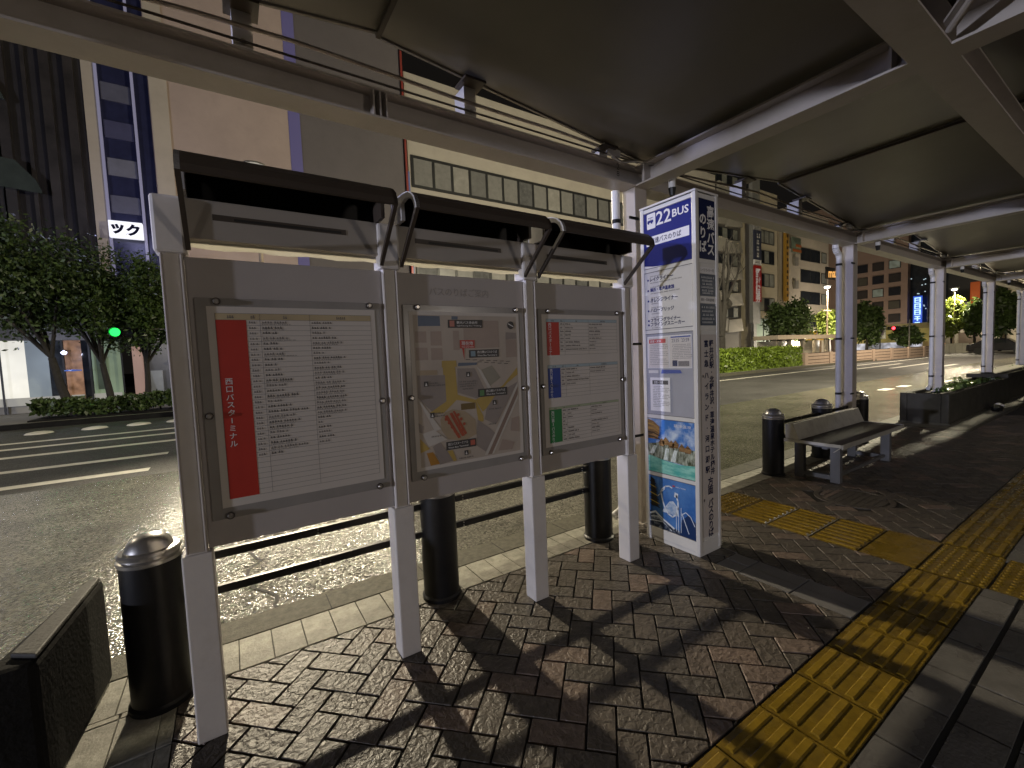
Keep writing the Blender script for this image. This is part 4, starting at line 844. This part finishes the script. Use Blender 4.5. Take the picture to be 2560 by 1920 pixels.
# dark glass block
t = thing('dark_glass_building', (-12, 26, 0), 'dark glass high rise with vertical ribs at the top left corner', 'building')
DG = mat('black_facade', (.035, .032, .035), .25, var=.3, vscale=.5); m_ = MB(); m_.box(-20, -4.46, 26, 34, 4.2, 24, DG); m_.box(-20, -9.2, 26.6, 34, 0, 4.199, DG); m_.build('wall', t)
m_ = MB(); random.seed(21); x = -8.6
while x < -4.6:
    wd = random.choice((.07, .12, .2, .3)); m_.box(x, min(x+wd, -4.48), 25.72+random.uniform(0, .15), 26.0, 4.2, 24, mat('dark_rib', (.032, .027, .026), .45, var=.45, vscale=.9)); x += wd+random.uniform(.08, .55)
m_.build('ribs', t)
for (z0, z1, xl, xx) in ((8.9, 10.4, -12, -5.9), (12.4, 14.4, -12, -6.7)): MB().prism([(xl, 25.5, z0+.5), (xx, 25.5, z0), (xx-.15, 25.5, z0+.5), (xx-.7, 25.5, z1-.3), (xl, 25.5, z1+.2)], (0, .15, 0), mat('grey_green_glass', (.05, .06, .054), .15, var=.3, vscale=.6)).build('glass_band', t)
# lit shop front below it
t = thing('shop_building', (-7, 25, 0), 'brightly lit white shop window front at the left edge behind the trees', 'building')
LITW = emit('lit_white_window', (1, .97, .86), .32, .25, .5); LITC = emit('lit_cool_window', (.74, .86, .92), .06, .4, .6); LITG = emit('lit_green_window', (.62, .80, .52), .05, .4, .9)
m_ = MB(); m_.box(-20, 1.6, 25.2, 26, -.0, .45, mat('shop_plinth', (.30, .29, .27), .6)); m_.box(-20, 1.6, 25.0, 26, 2.9, 4.1, mat('shop_fascia', (.16, .15, .14), .6)); m_.build('wall', t)
m_ = MB(); m_.box(-20, -6.85, 25.3, 25.36, .45, 2.9, LITW); m_.build('display_window', t)
m_ = MB(); m_.box(-6.84, -6.2, 25.3, 25.36, .45, 2.9, LITC); m_.box(-6.2, -5.75, 25.3, 25.36, .45, 2.9, mat('shop_dark_glass', (.05, .055, .06), .1, var=.5, vscale=3)); m_.build('cool_window', t)
m_ = MB(); m_.box(-4.9, -3.95, 25.3, 25.36, .45, 2.9, LITG); m_.box(-4.75, -4.45, 25.2, 25.299, .8, 2.2, mat('door_panel', (.09, .12, .08), .3)); m_.box(-5.2, -4.9, 25.3, 25.36, .45, 2.9, GLS); m_.build('doorway', t)
m_ = MB()
for (xa, xb) in ((-20, -7.5), (-7.45, -5.8), (-5.6, -5.2), (-4.9, -4.0)): m_.box(xa, xb, 25.1, 25.19, .3, .62, emit('lit_sill', (1, .98, .88), .07))
m_.build('lit_sill', t)
for x in (-7.48, -5.72, -4.92, -3.9): MB().box(x-.03, x+.03, 25.05, 25.09, 0, 2.9, FRM).build('glazing_bar', t)
m_ = MB(); m_.box(-5.72, -5.2, 25.3, 25.36, .4, 2.9, emit('lit_warm_interior', (1, .55, .32), .05, .8, 4)); m_.build('warm_bay', t)
m_ = MB(); m_.box(-3.15, -2.0, 25.15, 25.3, 0, 3.0, mat('grey_shutter', (.10, .10, .105), .5)); m_.box(-3.1, -2.55, 25.0, 25.14, 0, 1.5, mat('cabinet_grey', (.30, .31, .31), .5)); m_.box(-3.55, -3.2, 25.1, 25.3, 0, 2.6, emit('lit_peach_pillar', (1, .66, .55), .06)); m_.build('shutter', t)
m_ = MB(); m_.box(-1.95, 1.5, 25.3, 25.36, .2, 2.4, emit('lit_pink_interior', (1, .60, .62), .10, .8, 3)); m_.box(-1.92, -1.55, 25.0, 25.2, 0, 1.5, mat('crate_beige', (.45, .42, .28), .6)); m_.box(-1.9, -1.6, 25.0, 25.2, 1.55, 2.2, mat('crate_beige', (.45, .42, .28), .6)); m_.build('side_shop', t)
tag(MB().lathe((-5.35, 24.6, 1.6), [(.0, 0), (.26, .02), (.26, .06), (0, .08)], emit('blue_disc', (.12, .28, 1), .12), 16).build('round_sign'), 'small glowing blue round shop sign behind the left tree trunk', 'sign')
for (x, z, lb) in ((-5.5, 2.35, 'small blue white lamp over the shop doorway behind the left trunk'), (-1.5, 2.05, 'small blue white lamp right of the green traffic light')):
    tl = thing('shop_lamp', (x, 24.3, z), lb, 'lamp', 'small shop lamps'); MB().lathe((x, 24.3, z), [(.03, -.07), (.08, -.03), (.09, .03), (.0, .09)], emit('blue_white_bulb', (.62, .66, 1), 3.0), 14).build('bulb', tl)
    MB().box(x-.02, x+.02, 24.3, 25.2, z+.09, z+.12, FRM).build('bracket', tl)
    lamp('shop_lamp_light', (x, 24.1, z), 12, (.7, .75, 1), .06)
# blue window tower with light strips
t = thing('window_tower', (-3.3, 26, 0), 'narrow blue lit office tower with white light strips beside the dark glass high rise', 'building')
m_ = MB(); m_.box(-4.455, -4.06, 25.95, 33, 3.4, 24, wallmat('cream_pilaster', (.42, .36, .29))); m_.box(-4.06, -2.25, 26.1, 33, 3.4, 24, mat('navy_facade', (.022, .024, .06), .3, var=.2)); m_.build('wall', t)
for x in (-4.05, -2.85):
    m_ = MB(); m_.box(x, x+.10, 25.9, 26.0, 3.6, 22, emit('lilac_light_strip', (.70, .68, 1), .055)); m_.build('light_strip', t)
for k, z in enumerate(np.arange(8.6, 22, 1.62)):
    MB().box(-3.9, -2.9, 26.02, 26.09, z, z+.75, [mat('grey_blind_a', (.10, .10, .14), .5), mat('grey_blind_b', (.15, .15, .19), .5), mat('grey_blind_c', (.06, .06, .12), .5)][k % 3]).build('blind', t)
s_ = thing('lit_sign', (-3.4, 25.7, 7.4), 'glowing white sign reading ック in dark blue on the narrow tower', 'sign')
m_ = MB(); m_.box(-4.0, -2.85, 25.6, 25.85, 7.42, 8.14, emit('sign_white_glow', (.90, .90, 1), .42)); m_.build('light_box', s_, bevel=.02)
m_ = MB(); SNV = mat('sign_letter_navy', (.004, .004, .02), .7, spec=.1); oo = Vector((-4.0, 25.595, 7.42)); m_.text('ッ', oo, X3, Z3, .08, .14, .44, .44, SNV, .006, .055); m_.text('ク', oo, X3, Z3, .58, .10, .48, .52, SNV, .006, .055); m_.build('lettering', s_)
lamp('lit_sign_light', (-3.4, 22.8, 7.8), 30, (.55, .55, 1), .3)
# beige blank building
t = thing('beige_building', (0, 26, 0), 'tall blank beige wall building with a lilac lit edge and dark side block', 'building')
m_ = MB(); m_.box(-2.24, 3.48, 26, 36, 4.11, 26, wallmat('beige_wall', (.40, .31, .27))); m_.box(-2.2, -1.55, 25.9, 25.995, 4.2, 26, wallmat('pale_stone', (.44, .38, .31), bump=.8, bscale=2.5)); m_.build('wall', t)
m_ = MB(); m_.box(3.485, 4.05, 25.98, 36, 3.0, 26, emit('lilac_edge', (.42, .38, .85), .016, .15, .3)); m_.build('lilac_edge', t)
m_ = MB(); m_.box(4.055, 9.75, 26.05, 36, 0, 26, wallmat('dark_block', (.12, .105, .105))); m_.build('side_block', t)
m_ = MB(); m_.box(9.78, 9.90, 25.9, 26.0, 3.0, 20, mat('red_strip', (.22, .035, .025), .5)); m_.box(9.905, 10.0, 25.9, 26.0, 3.0, 13.0, emit('blue_strip', (.30, .38, .85), .02)); m_.box(9.78, 9.90, 25.85, 25.899, 5.5, 7.6, emit('red_lamp_panel', (.9, .06, .04), .06)); m_.build('corner_strip', t)
# cream building with ribbon windows
t = thing('cream_building', (25, 26, 0), 'long cream building with dark framed ribbon windows behind the notice board', 'building')
m_ = MB(); CW = wallmat('cream_wall', (.38, .345, .29)); m_.box(10.02, 42.5, 26.1, 40, 0, 19, CW); m_.build('wall', t)
PG = [mat('pane_a', (.20, .195, .18), .25), mat('pane_b', (.15, .148, .14), .2), mat('pane_c', (.26, .25, .225), .3, var=.2, vscale=2), mat('pane_d', (.11, .11, .108), .15, var=.3, vscale=3)]
for z in (2.6, 5.85, 9.1, 12.34): win(t, 10.35, 41.5, z, z+1.6, 26.08, 24, alt=[PG[random.choice((0, 0, 1, 2, 3))] for k in range(24)], fw=.17)
# far right street: stone panel building
t = thing('stone_panel_building', (45, 26, 0), 'grey building with tilted stone panels right of the bus stop pillar', 'building')
m_ = MB(); SW = wallmat('stone_panel', (.27, .25, .21)); m_.box(42.6, 47.5, 26.3, 40, 0, 19, wallmat('stone_back', (.10, .092, .08)))
random.seed(3)
for fl in range(6):
    z = 3.2+fl*2.75
    m_.prism([(42.65, 25.8, z), (44.2, 25.95, z+.1), (44.2, 25.8, z+1.35), (42.65, 25.75, z+1.45)], (0, .3, 0), SW); m_.prism([(44.3, 25.9, z-.1), (46.9, 25.7, z+.05), (46.9, 25.9, z+1.4), (44.3, 25.75, z+1.2)], (0, .3, 0), SW)
m_.build('wall', t)
for fl in range(6): win(t, 42.9, 46.8, 3.2+fl*2.75+1.55, 3.2+fl*2.75+2.55, 26.25, 4, alt=[GLS, CURT])
t = thing('cream_office_block', (52, 26, 0), 'cream office block with four rows of wide windows and a pale glass ground floor', 'building')
m_ = MB(); m_.box(49.4, 54.8, 26, 40, 0, 19, wallmat('cream_office_wall', (.44, .38, .27))); m_.box(54.82, 57, 27, 40, 0, 19, wallmat('dark_gap_wall', (.09, .08, .07))); m_.build('wall', t)
for r, z in enumerate((5.6, 8.35, 10.95, 13.2)): win(t, 49.6, 53.9, z, z+1.35, 25.98, 4, alt=[(GLS, CURT), (CURT, GLS, CURT), (CURT, GLS), (CURT,)][r], fw=.08)
m_ = MB(); m_.box(49.2, 54.5, 25.7, 25.95, .8, 4.6, emit('pale_green_shop_glass', (.70, .86, .66), .035, .5, .5)); m_.build('shop_glass', t)
for x in (50.9, 52.6): MB().box(x, x+.1, 25.65, 25.699, .8, 4.6, FRM).build('glazing_bar', t)
t = thing('pale_corner_block', (63, 26, 0), 'pale corner block with dark square windows beside the first street lamp', 'building')
m_ = MB(); m_.box(57.1, 68.5, 26, 40, 0, 18, wallmat('pale_block_wall', (.42, .36, .28))); m_.build('wall', t)
for z in (3.8, 6.7, 9.4, 12.1): win(t, 60.6, 65.8, z, z+1.45, 25.98, 2, alt=[GLS]); win(t, 66.4, 67.7, z+.1, z+1.35, 25.98, 1, m=CURT)
for z in (5.3, 8.4, 11.2): MB().box(58.6, 59.4, 25.7, 25.99, z, z+1.0, mat('aircon_box', (.22, .2, .17), .6)).build('vent_box', t)
m_ = MB(); m_.box(60.8, 66, 25.8, 25.95, .2, 1.95, mat('brown_shutter', (.12, .075, .03), .5)); m_.build('shutter', t)
o_ = thing('yellow_shop_sign', (63.5, 25.7, 2.4), 'bright yellow shop sign with a blue star shape above a brown shutter', 'sign')
m_ = MB(); m_.box(61.6, 66.6, 25.55, 25.79, 1.98, 3.15, emit('yellow_sign_glow', (1, .60, .05), .05)); m_.build('light_box', o_)
m_ = MB(); m_.poly((64, 25.545, 2.55), X3, Z3, [((.62 if q % 2 == 0 else .28)*math.cos(q*math.pi/5+.3), (.5 if q % 2 == 0 else .24)*math.sin(q*math.pi/5+.3)) for q in range(10)], mat('sign_violet', (.08, .06, .35), .5), .004); m_.build('star_mark', o_)
# brown brick block facing down the street
def wfaceX(parent, x, y0, y1, z0, z1, m):
    f = MB(); f.box(x-.12, x+.1, y0-.08, y1+.08, z0-.08, z1+.08, FRM); o = f.build('window', parent); MB().box(x-.14, x-.121, y0, y1, z0, z1, m).build('pane', o)
t = thing('brown_brick_block', (86, 26, 0), 'brown brick block with a grid of square windows behind the red traffic light', 'building')
m_ = MB(); m_.box(85, 100, 22.1, 40, 0, 24, wallmat('brown_brick_wall', (.32, .215, .16))); m_.build('wall', t)
WG = [mat('brown_pane_a', (.03, .03, .035), .1), mat('brown_pane_b', (.10, .09, .07), .2), mat('brown_pane_c', (.06, .05, .045), .15)]
for c, yc in enumerate((23.6, 25.6, 27.6, 29.6)):
    for r in range(6): wfaceX(t, 85, yc-.62, yc+.62, 2.4+2.02*r, 3.5+2.02*r, emit('lit_office_pane', (.8, .9, .75), .02, .8, 2) if (c, r) in ((1, 3), (0, 5)) else WG[(c+r*2) % 3])
t = thing('dark_glass_tower', (86, 21, 0), 'dark tower with small lights behind the vertical blue neon sign', 'building')
m_ = MB(); m_.box(86, 96, 17.5, 22.05, 0, 24, mat('tower_glass', (.02, .024, .03), .12, var=.4, vscale=.8)); m_.build('wall', t)
m_ = MB(); random.seed(12)
for k in range(16): y = random.uniform(20.2, 21.9); z = random.uniform(3, 11); m_.box(85.9, 85.99, y, y+.12, z, z+.12, emit('tiny_window_light', (.7, .9, 1), .25))
m_.build('lit_window', t)
t = thing('neon_sign', (84.8, 20.85, 3), 'tall vertical glowing blue neon sign with white characters', 'sign')
m_ = MB(); m_.box(84.6, 84.9, 20.4, 21.35, 3.3, 7.9, emit('neon_blue', (.05, .16, 1), .22)); m_.build('light_box', t)
m_ = MB()
for k in range(5):
    z = 7.72-.88*k; oo = Vector((84.59, 21.2, z-.78)); WH = emit('neon_white', (.55, .85, 1), .5)
    for (a, b, c, d) in (((0, .7, .6, .75), (0, .7, .3, .42), (0, .12, 0, .75), (.55, .7, 0, .75), (.0, .7, 0, .1)) if k < 3 else ((.05, .65, .55, .7), (.28, .44, 0, .7), (0, .7, .25, .38))): m_.quad(oo, (0, -1, 0), Z3, a, b, c, d, WH, .005)
m_.build('lettering', t)
m_ = MB(); m_.tube((84.8, 20.9, ZR), (84.8, 20.9, 3.3), .14, .14, CONC, 10); m_.box(84.3, 85.2, 20.4, 21.4, 1.9, 2.1, CONC); m_.build('pole', t)
t = thing('grey_hall', (75, 12, 0), 'low grey hall with a sloped light roof wall and brown doorways at the far right', 'building')
m_ = MB(); m_.box(78, 92, 11.6, 16.6, 0, 2.7, wallmat('hall_wall', (.40, .36, .28))); m_.box(77.8, 92, 11.5, 16.7, 2.71, 6.0, wallmat('hall_upper', (.26, .24, .25))); m_.box(80, 92, 11.5, 16.7, 6.01, 11, wallmat('hall_dark', (.03, .028, .028))); m_.build('wall', t)
m_ = MB(); m_.box(77.8, 77.99, 13.3, 15.2, 0, 2.2, mat('brown_door', (.12, .09, .065), .5)); m_.build('door', t)
t = thing('orange_wall_sign', (76, 13.5, 6), 'plain orange wall panel glowing under the far canopy edge', 'sign')
MB().box(75.8, 76, 13.1, 13.9, 5.4, 8.2, emit('orange_glow', (1, .19, .03), .045, .3, .6)).build('panel', t)
t = thing('cream_hall', (80, 9, 0), 'pale cream hall with ribbed wall behind the farthest columns', 'building')
m_ = MB(); m_.box(80, 95, -2, 11.45, 0, 9, wallmat('cream_hall_wall', (.50, .44, .31))); m_.build('wall', t)
m_ = MB()
for y in np.arange(-1.8, 11.2, .5): m_.box(79.95, 79.999, y, y+.2, 4, 9, mat('hall_rib', (.40, .36, .26), .6))
m_.build('ribs', t); m_ = MB(); m_.box(79.9, 79.99, 8.0, 10.2, 0, 2.4, mat('brown_door', (.12, .09, .065), .5)); m_.build('door', t)
# vertical street signs
t = thing('vertical_sign_board', (48.4, 25, 0), 'tall stacked vertical sign with red panel reading 野村證券 on a grey post', 'sign')
m_ = MB(); m_.box(47.7, 49.2, 25.1, 25.5, 4.0, 20, mat('sign_post_grey', (.22, .215, .2), .5)); m_.box(47.9, 48.5, 25.15, 25.45, 0, 4, mat('sign_post_grey', (.22, .215, .2), .5)); m_.build('post', t)
m_ = MB(); m_.box(47.75, 49.15, 24.95, 25.09, 6.35, 10.2, emit('red_sign_panel', (.62, .03, .02), .035)); m_.vtext('野村證券', (47.75, 24.945, 6.35), X3, Z3, .25, 3.5, .9, .88, emit('red_sign_white', (1, .92, .85), .07), .004, .02); m_.build('red_panel', t)
m_ = MB(); m_.box(47.75, 49.15, 24.95, 25.09, 10.3, 10.8, WHITEP); m_.box(47.75, 49.15, 24.95, 25.09, 10.85, 13.9, mat('sign_slate2', (.05, .055, .09), .4)); m_.box(47.75, 49.15, 24.95, 25.09, 13.95, 16.2, mat('sign_grey_photo', (.30, .29, .28), .5, var=.6, vscale=1.5))
words2(m_, Vector((47.9, 24.94, 10.45)), X3, Z3, 0, 0, 6, .25, INKS, .2)
for k in range(4): words2(m_, Vector((48.2, 24.94, 11.1+.68*k)), X3, Z3, 0, 0, 2, .45, SIGNW, .26)
m_.build('upper_panels', t)
t = thing('slim_orange_sign', (56.6, 25.5, 7), 'slim vertical orange sign strip on the dark gap between two blocks', 'sign')
m_ = MB(); m_.box(56.2, 56.9, 25.7, 26, 6.8, 16, emit('slim_orange', (.80, .42, .06), .02)); 
for k in range(12): m_.box(56.4, 56.7, 25.66, 25.699, 7.3+.7*k, 7.65+.7*k, mat('sign_letter_brown', (.05, .03, .02), .5))
m_.build('panel', t)
t = thing('striped_sign', (58.4, 25.4, 13), 'small striped orange and green bracket sign at the top of the slim strip', 'sign')
m_ = MB(); m_.box(57.3, 59.4, 25.45, 25.6, 12.6, 14.4, mat('sign_green_grey', (.16, .2, .15), .5)); m_.box(57.3, 59.4, 25.40, 25.449, 12.7, 13.0, emit('stripe_orange', (.8, .22, .05), .02)); m_.box(58.1, 59.4, 25.40, 25.449, 13.3, 13.6, emit('stripe_orange', (.8, .22, .05), .02)); m_.build('panel', t)
t = thing('orange_word_sign', (60, 22, 9.5), 'small glowing orange sign reading maxi beside the downspout column', 'sign')
m_ = MB(); m_.text('maxi', (59.3, 22.5, 9.2), Vector((.95, -.3, 0)), Z3, 0, 0, 1.7, 1.0, emit('orange_letters', (1, .50, .14), .35), 0, .03); m_.build('lettering', t); MB().box(59.2, 61.6, 22.7, 22.8, 9.1, 10.5, FRM).build('back_board', t)
t = thing('square_sign', (60, 17.86, 0), 'square white bus stop sign on a pole behind the pale wall', 'sign')
m_ = MB(); m_.box(59.9, 60, 17.35, 18.35, 1.75, 3.2, mat('square_sign_white', (.6, .58, .52), .5)); m_.box(59.88, 59.899, 17.5, 18.15, 2.2, 3.0, mat('square_sign_art', (.16, .13, .15), .5, var=.5, vscale=3)); m_.build('plate', t); MB().tube((60.05, 17.86, -.03), (60.05, 17.86, 1.75), .06, .06, FRM, 8).build('pole', t)
# traffic lights
def traffic_light(loc, h, lens, lit, label, colr, rz=0, power=20):
    t = thing('traffic_light', loc, label, 'traffic light', 'traffic lights'); rot = Matrix.Rotation(rz, 3, 'Z'); L0 = Vector(loc)
    T = lambda x, y, z: tuple(rot @ Vector((x, y, z)) + L0)
    def tb(m_, x0, x1, y0, y1, z0, z1, m): m_.prism([T(x0, y0, z0), T(x1, y0, z0), T(x1, y1, z0), T(x0, y1, z0)], (0, 0, z1-z0), m); return m_
    MB().tube(T(1.2, .3, 0), T(1.2, .3, h+.8), .07, .06, CONC, 10).build('pole', t)
    tb(MB(), -.55, .55, .02, .2, h-.18, h+.18, BLACK).build('housing', t, bevel=.04)
    tb(MB(), .55, 1.2, .1, .14, h+.1, h+.14, CONC).build('arm', t)
    for k, px in enumerate((-.36, 0, .36)):
        m_ = MB(); n = 18; m_.add([T(px+.15*math.cos(2*math.pi*i/n), .012, h+.15*math.sin(2*math.pi*i/n)) for i in range(n)], [list(range(n))], lens if k == lit else GLS)
        m_.tube(T(px, .02, h), T(px, -.12, h), .155, .165, BLACK, 18, False); m_.build('lens', t)
    lamp('traffic_light_glow', T((lit-1)*.36, -.3, h), power, colr, .1, 'SPOT', (R(-62), 0, rz), spot=110)
traffic_light((-3.05, 21.2, 0), 2.95, emit('green_lens', (.02, 1, .10), 1.0), 0, 'glowing green traffic light under the left trees', (.02, 1, .28), 0, 10)
traffic_light((59.5, 16.55, 0), 2.85, emit('red_lens', (1, .02, .03), 5.), 1, 'glowing red traffic light behind the pale wall across the road', (1, .03, .03), -math.pi/2, 6)
# street lamps
def street_lamp(loc, h, label, power, arm=None):
    t = thing('street_lamp', loc, label, 'street lamp', 'street lamps'); x, y, z = loc
    m_ = MB(); m_.tube((x, y, z), (x, y, z+h), .09, .06, mat('lamp_pole', (.42, .33, .25), .5), 10)
    if arm: m_.box(x-arm, x+arm, y-.03, y+.03, z+h-2.2, z+h-2.08, mat('lamp_pole', (.42, .33, .25), .5))
    m_.build('pole', t)
    MB().lathe((x, y, z+h+.22), [(.05, .02), (.42, .05), (.36, .12), (.0, .2)], CONC, 18).build('lamp_cap', t)
    MB().lathe((x, y, z+h), [(.05, 0), (.22, .06), (.26, .16), (.1, .22)], emit('lamp_globe', (1, .95, .84), 3.0), 18).build('lamp_globe', t)
    if power: lamp('street_lamp_light', (x, y-.45, z+h-.1), power, WARM, .2, 'SPOT', (0, 0, 0), spot=152)
    return t
street_lamp((49.8, 19, 0), 6.9, 'lit street lamp with a cross bar above the yellow green tree', 2200, .9)
street_lamp((69.5, 14.0, 0), 6.9, 'lit street lamp behind the second visible shelter column, above a yellow tree', 1800)
# the lamp that throws the post shadows is assumed to stand across the road behind the notice board
street_lamp((1.15, 17.0, -.15), 8.0, 'tall assumed street lamp across the road behind the notice board hood', 0)
k_ = lamp('street_lamp_light', (1.15, 16.9, 7.8), 6600, WARM, .2, 'SPOT', Vector((-1.9, -14.2, -7.8)).to_track_quat('-Z', 'Y').to_euler(), spot=46); k_.data.spot_blend = .85
street_lamp((22.0, 20.6, 0), 5.6, 'lit street lamp glinting in the slit under the right notice board hood', 700)

for (x, y, z, pw, rz) in ((17., 18.0, 3., 320, 0), (33., 18.0, 3., 320, 0), (45., 19., 1.5, 800, 0), (53., 18.5, 1.5, 1000, 0), (64., 18.5, 1.5, 1000, 0), (77., 25., 1.5, 480, -90), (74., 12., 3., 260, -90), (-1., 22.8, 3.2, 130, 0)):
    lamp('facade_fill_light', (x, y, z), pw, (1, .89, .74), .3, 'SPOT', (R(112), 0, R(rz)), spot=140)  # added unseen spots that brighten the building fronts
lamp('street_lamp_light', (-9.0, 13.0, 8.2), 620, WARM, .2, 'SPOT', (0, 0, 0), spot=150)  # added light with no post, brightens the left road and its lines

# ------------------------------------------------------------------ walls, cabins, car across the road
PINK = mat('pale_wall', (.36, .27, .21), .7, var=.1); 
def wall_run(pts, h, m, name, label):
    t = thing(name, (*pts[0], ZR), label, 'wall')
    a = Vector((*pts[0], ZR)); b = Vector((*pts[-1], ZR)); d = (b-a); L_ = d.length; d.normalize(); nrm = Vector((-d.y, d.x, 0))
    k = max(2, int(L_/3.1))
    for i in range(k+1):
        p = a+d*(L_*i/k); MB().prism([p-d*.2-nrm*.14, p+d*.2-nrm*.14, p+d*.2+nrm*.14, p-d*.2+nrm*.14], (0, 0, h+.02), m).build('pillar', t)
        if i < k:
            p2 = a+d*(L_*(i+1)/k); mm = MB()
            for r in range(4): z = h*r/4; mm.prism([p+d*.2-nrm*.08+Z3*z, p2-d*.2-nrm*.08+Z3*z, p2-d*.2+nrm*.06+Z3*z, p+d*.2+nrm*.06+Z3*z], (0, 0, h/4-.04), m); mm.prism([p+d*.2-nrm*.04+Z3*(z+h/4-.04), p2-d*.2-nrm*.04+Z3*(z+h/4-.04), p2-d*.2+nrm*.04+Z3*(z+h/4-.04), p+d*.2+nrm*.04+Z3*(z+h/4-.04)], (0, 0, .04), CONCD)
            mm.build('panel', t)
wall_run([(35.6, 15.0), (60, 13.2)], 1.0, PINK, 'pale_wall', 'pale pinkish panelled wall with pillars along the far side of the road')
t = thing('white_fence', (66, 13, ZR), 'white panel fence at the far end of the road', 'fence')
for k in range(4):
    y = 14.1-.5*k; MB().box(66, 66.06, y-.47, y, -.1, .95, mat('fence_white', (.55, .52, .44), .6)).build('panel', t)
t = thing('roadside_cabin', (45, 18, 0), 'low flat roofed roadside stand with posts behind the bright hedge', 'shelter')
m_ = MB(); m_.box(38, 50.5, 18, 20, 2.0, 2.35, mat('cabin_roof', (.42, .35, .27), .6)); m_.build('roof', t)
for x in np.arange(38.3, 50.5, 2.4): MB().box(x, x+.25, 18.3, 18.55, 0, 1.998, mat('cabin_post', (.18, .16, .13), .6)).build('post', t)
MB().box(38.4, 50.2, 19.8, 19.9, 0, 1.9, emit('cabin_interior', (1, .92, .7), .018, .6, 1.2)).build('back_wall', t)
# bright shops behind the wall
t = thing('lit_shop_row', (70, 21, 0), 'row of bright yellow lit shop fronts low behind the pale wall', 'building')
m_ = MB(); m_.box(71, 73, 15.5, 26, 0, 3.6, wallmat('shop_row_wall', (.42, .36, .18))); m_.build('wall', t)
m_ = MB(); m_.box(70.9, 70.99, 17.0, 25, .2, 1.3, emit('shop_row_white', (.9, .9, 1), .16, .9, 1.6)); m_.box(70.9, 70.99, 15.6, 25, 1.31, 2.9, emit('shop_row_yellow', (1, .8, .25), .05, .5, .8)); m_.build('shop_window', t)
m_ = MB(); m_.lathe((70.5, 16.0, .7), [(.0, -.2), (.22, 0), (0, .2)], emit('orange_bulb', (1, .45, .15), 1.2), 12); m_.lathe((70.5, 14.95, .8), [(.0, -.2), (.22, 0), (0, .2)], emit('orange_bulb', (1, .45, .15), 1.2), 12); m_.build('orange_lamp', t)
# dark car far down the road
def car(loc, label):
    t = thing('parked_car', loc, label, 'car'); x, y, z = loc; P = mat('car_black', (.012, .012, .014), .2)
    prof = [(-2.1, .35), (-2.1, .75), (-1.7, .95), (-1.1, 1.02), (-.6, 1.45), (.9, 1.48), (1.6, 1.05), (2.1, .95), (2.15, .35)]
    MB().prism([(x-.85, y+a, z+b) for a, b in prof], (1.7, 0, 0), P).build('body', t, bevel=.06)
    for (wx, wy) in ((-.86, -1.3), (.70, -1.3), (-.86, 1.3), (.70, 1.3)): MB().tube((x+wx, y+wy, z+.32), (x+wx+.16, y+wy, z+.32), .32, .32, BLACK, 16).build('wheel', t)
    MB().box(x-.862, x-.851, y-.55, y+1.1, z+1.05, z+1.4, GLS).build('side_window', t)
car((62, 9.3, ZR), 'dark car stopped at the far end of the road by the hall')
